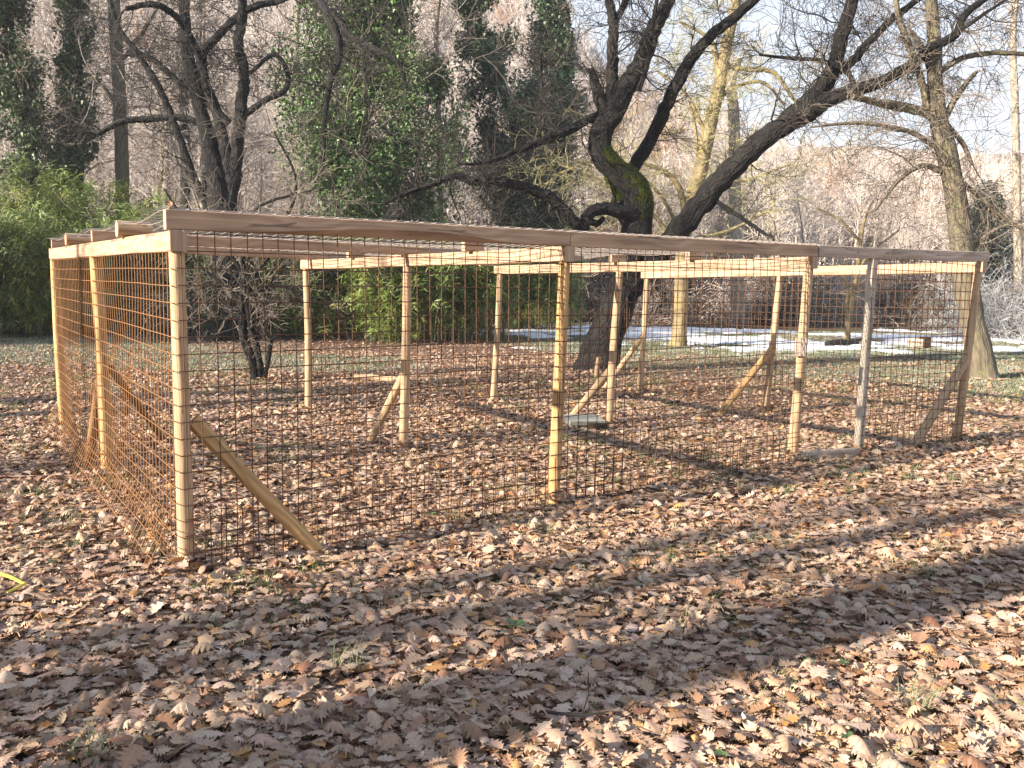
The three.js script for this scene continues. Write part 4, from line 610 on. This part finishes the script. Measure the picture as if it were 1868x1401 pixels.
  scatter('undergrowth_leaves', sg, std({ side: THREE.DoubleSide }), m, c, g);
}
{ // snow lying in patches beyond the clearing
  const inSnow = (x, d) => { const n = fbm(x * 0.3 + 9, d * 0.34, 81, 4) * 0.65 + fbm(x * 1.2, d * 0.9, 82, 3) * 0.35, mid = 31 + x * -0.05, edge = 1 - Math.abs(d - mid - 1) / 7.5; return edge * 0.42 + (n - 0.5) * 1.5 - 0.17 + (fbm(x * 3.1, d * 2.4, 84, 3) - 0.5) * 0.3 - 0.5 * (1 - sstep(-2.6, -0.6, x)) - 0.12 * sstep(8, 12, x); };
  const p = [], ix = [], nx = 300, nd = 150, x0 = -4, x1 = 27, d0 = 22, d1 = 43, id = new Int32Array((nx + 1) * (nd + 1)).fill(-1), val = (i, j) => inSnow(lerp(x0, x1, i / nx), lerp(d0, d1, j / nd));
  const vert = (i, j) => { const k = j * (nx + 1) + i; if (id[k] < 0) { const x = lerp(x0, x1, i / nx), d = lerp(d0, d1, j / nd), v = val(i, j); id[k] = p.length / 3; p.push(x, groundY(x, d) + Math.min(0.07, Math.max(-0.03, v * 0.55)) + (fbm(x * 3, d * 3, 83, 2) - 0.5) * 0.02, -d); } return id[k]; };
  for (let j = 0; j < nd; j++) for (let i = 0; i < nx; i++) if (Math.max(val(i, j), val(i + 1, j), val(i, j + 1), val(i + 1, j + 1)) > 0) { const a = vert(i, j), b = vert(i + 1, j), c = vert(i, j + 1), e = vert(i + 1, j + 1); ix.push(a, b, c, b, e, c); }
  const g = new THREE.BufferGeometry(); g.setAttribute('position', new THREE.Float32BufferAttribute(p, 3)); g.setIndex(ix); g.computeVertexNormals(); struct('snow', g, M.snow);
}
{ // grass: near tufts, thin frosted turf farther right, small green weeds
  const mk = (seed, n, h, spread, w) => { const R = rng(seed), p = [], ix = []; for (let k = 0; k < n; k++) { const a = R() * 6.28, o = V(Math.cos(a) * R() * spread, 0, Math.sin(a) * R() * spread), L = h * (0.5 + R() * 0.7), b2 = R() * 6.28, lean = 0.3 + R() * 0.8, b = p.length / 3, sx = -Math.sin(b2) * w, sz = Math.cos(b2) * w; for (const [t, ww] of [[0, 1], [0.5, 0.8], [1, 0.05]]) for (const q of [-1, 1]) p.push(o.x + Math.cos(b2) * L * lean * t * t + sx * ww * q, L * t * (1 - 0.35 * lean * t), o.z + Math.sin(b2) * L * lean * t * t + sz * ww * q); for (let j = 0; j < 2; j++) { const e = b + j * 2; ix.push(e, e + 1, e + 2, e + 1, e + 3, e + 2); } }
    const g = new THREE.BufferGeometry(); g.setAttribute('position', new THREE.Float32BufferAttribute(p, 3)); g.setIndex(ix); g.computeVertexNormals(); return g; };
  const R = rng(95), gm = std({ side: THREE.DoubleSide }), grass = new THREE.Group(); grass.name = 'grass'; scene.add(grass); grass.userData = { kind: 'stuff', label: 'thin frosty grass growing between the fallen leaves', category: 'grass' };
  const tuft = mk(91, 26, 0.10, 0.10, 0.0022), turf = mk(92, 30, 0.06, 0.22, 0.003), a = [], ac = [], b = [], bc = [];
  for (let k = 0; k < 3200; k++) { const d = Math.sqrt(lerp(6, 260, R())), x = (R() * 2 - 1) * 0.64 * d; if (fbm(x * 0.9, d * 0.9, 93, 3) < 0.54) continue; const v = 0.7 + R() * 0.6, dry = R() < 0.35; a.push(scatterM(V(x, groundY(x, d), -d), new THREE.Euler(0, R() * 6, 0), 0.5 + R() * 0.75)); ac.push(dry ? lin(0.32 * v, 0.29 * v, 0.15 * v) : lin(0.10 * v, 0.145 * v, 0.05 * v)); }
  for (let k = 0; k < 26000; k++) { const d = Math.sqrt(lerp(64, 1300, R())), x = (R() * 2 - 1) * 0.66 * d; if (frosty(x, d) < 0.15 + R() * 0.5) continue; const v = 0.75 + R() * 0.5, fr = R() < 0.4; b.push(scatterM(V(x, groundY(x, d), -d), new THREE.Euler(0, R() * 6, 0), 0.7 + R() * 0.7)); bc.push(fr ? lin(0.36 * v, 0.38 * v, 0.32 * v) : lin(0.17 * v, 0.21 * v, 0.11 * v)); }
  scatter('grass_tuft', tuft, gm, a, ac, grass); scatter('turf', turf, gm, b, bc, grass);
  // nameable green weeds
  const wg = (() => { const p = [], ix = [], Q = rng(7); for (let k = 0; k < 14; k++) { const t = Q() * 6.28, e = new THREE.Euler(-0.5 + Q() * 0.5, t, 0, 'YXZ'), q = p.length / 3, L = 0.05 + Q() * 0.03; for (const [x, z, y] of [[0, 0.1, 0], [0.28, 0.5, 0.05], [0.22, 0.85, 0.02], [0, 1.0, -0.05], [-0.22, 0.85, 0.02], [-0.28, 0.5, 0.05]]) { const v = V(x * L, y * L, z * L).applyEuler(e); p.push(v.x, v.y + 0.03, v.z); } for (let j = 1; j < 5; j++) ix.push(q, q + j, q + j + 1); } const g = new THREE.BufferGeometry(); g.setAttribute('position', new THREE.Float32BufferAttribute(p, 3)); g.setIndex(ix); g.computeVertexNormals(); return g; })();
  for (const [x, y, s, label] of [[942, 1160, 1.2, 'bright green weed in the leaves in the middle foreground'], [1473, 1226, 0.7, 'small round-leaved green weed on leaves in the right foreground'], [1538, 1226, 0.6, 'small green weed right beside another round-leaved weed'], [1550, 1368, 0.7, 'single green weed near the bottom edge, right of the middle'], [1314, 1396, 0.6, 'tiny green weed at the bottom edge of the leaves'], [788, 950, 0.9, 'green weed at the foot of the near mesh, left of the golden post']]) {
    const g = thing('green_weed', label, 'weed', onGround(x, y).setY(0.03)); const m = mesh('leaves', wg, leafy(0.09, 0.17, 0.045, 0.3), g); m.scale.setScalar(s * 0.65); m.rotation.y = x;
  }
  const gt = mk(97, 40, 0.2, 0.12, 0.003); for (const [x, y, label] of [[640, 1215, 'pale green grass tuft in the leaves left of the middle foreground'], [1690, 1052, 'dark grass tuft lying in the long shadow on the right'], [1660, 1290, 'long-bladed grass tuft in the right foreground leaves'], [170, 1380, 'green grass tuft at the bottom left edge']]) { const g = thing('grass_tuft', label, 'grass tuft', onGround(x, y)); mesh('blades', gt, leafy(0.22, 0.25, 0.12, 0.3), g); g.rotation.y = x; g.scale.setScalar(0.8); }
  // dead twig lying in the foreground
  { const g = thing('fallen_twig', 'thin dark twig lying on shaded leaves in the lower middle', 'twig', onGround(1010, 1325)), f = new Buf(), p0 = g.position, P = [[965, 1318], [1010, 1325], [1060, 1330], [1110, 1322]].map(([x, y]) => onGround(x, y).sub(p0).setY(0.055)); f.tube(P, [0.006, 0.007, 0.006, 0.003], 6, { cap: true }); mesh('stem', f.geo(), M.twigDark, g); const h = new Buf(); h.tube([P[2], P[2].clone().add(V(0.03, 0.06, -0.05)), P[2].clone().add(V(0.03, 0.14, -0.08))], [0.004, 0.003, 0.002], 5); mesh('side_twig', h.geo(), M.twigDark, g); }
  { const g = thing('fallen_log', 'low dark log lying in the grass beside the yellowish sapling', 'log', onGround(1535, 632)), f = new Buf(); f.tube([V(-0.55, 0.08, 0.3), V(0, 0.12, 0), V(0.6, 0.09, -0.3)], [0.10, 0.12, 0.07], 9, { cap: true, rough: 0.15 }); mesh('log', f.geo(), M.oak, g); }
}
renderer.render(scene, camera);
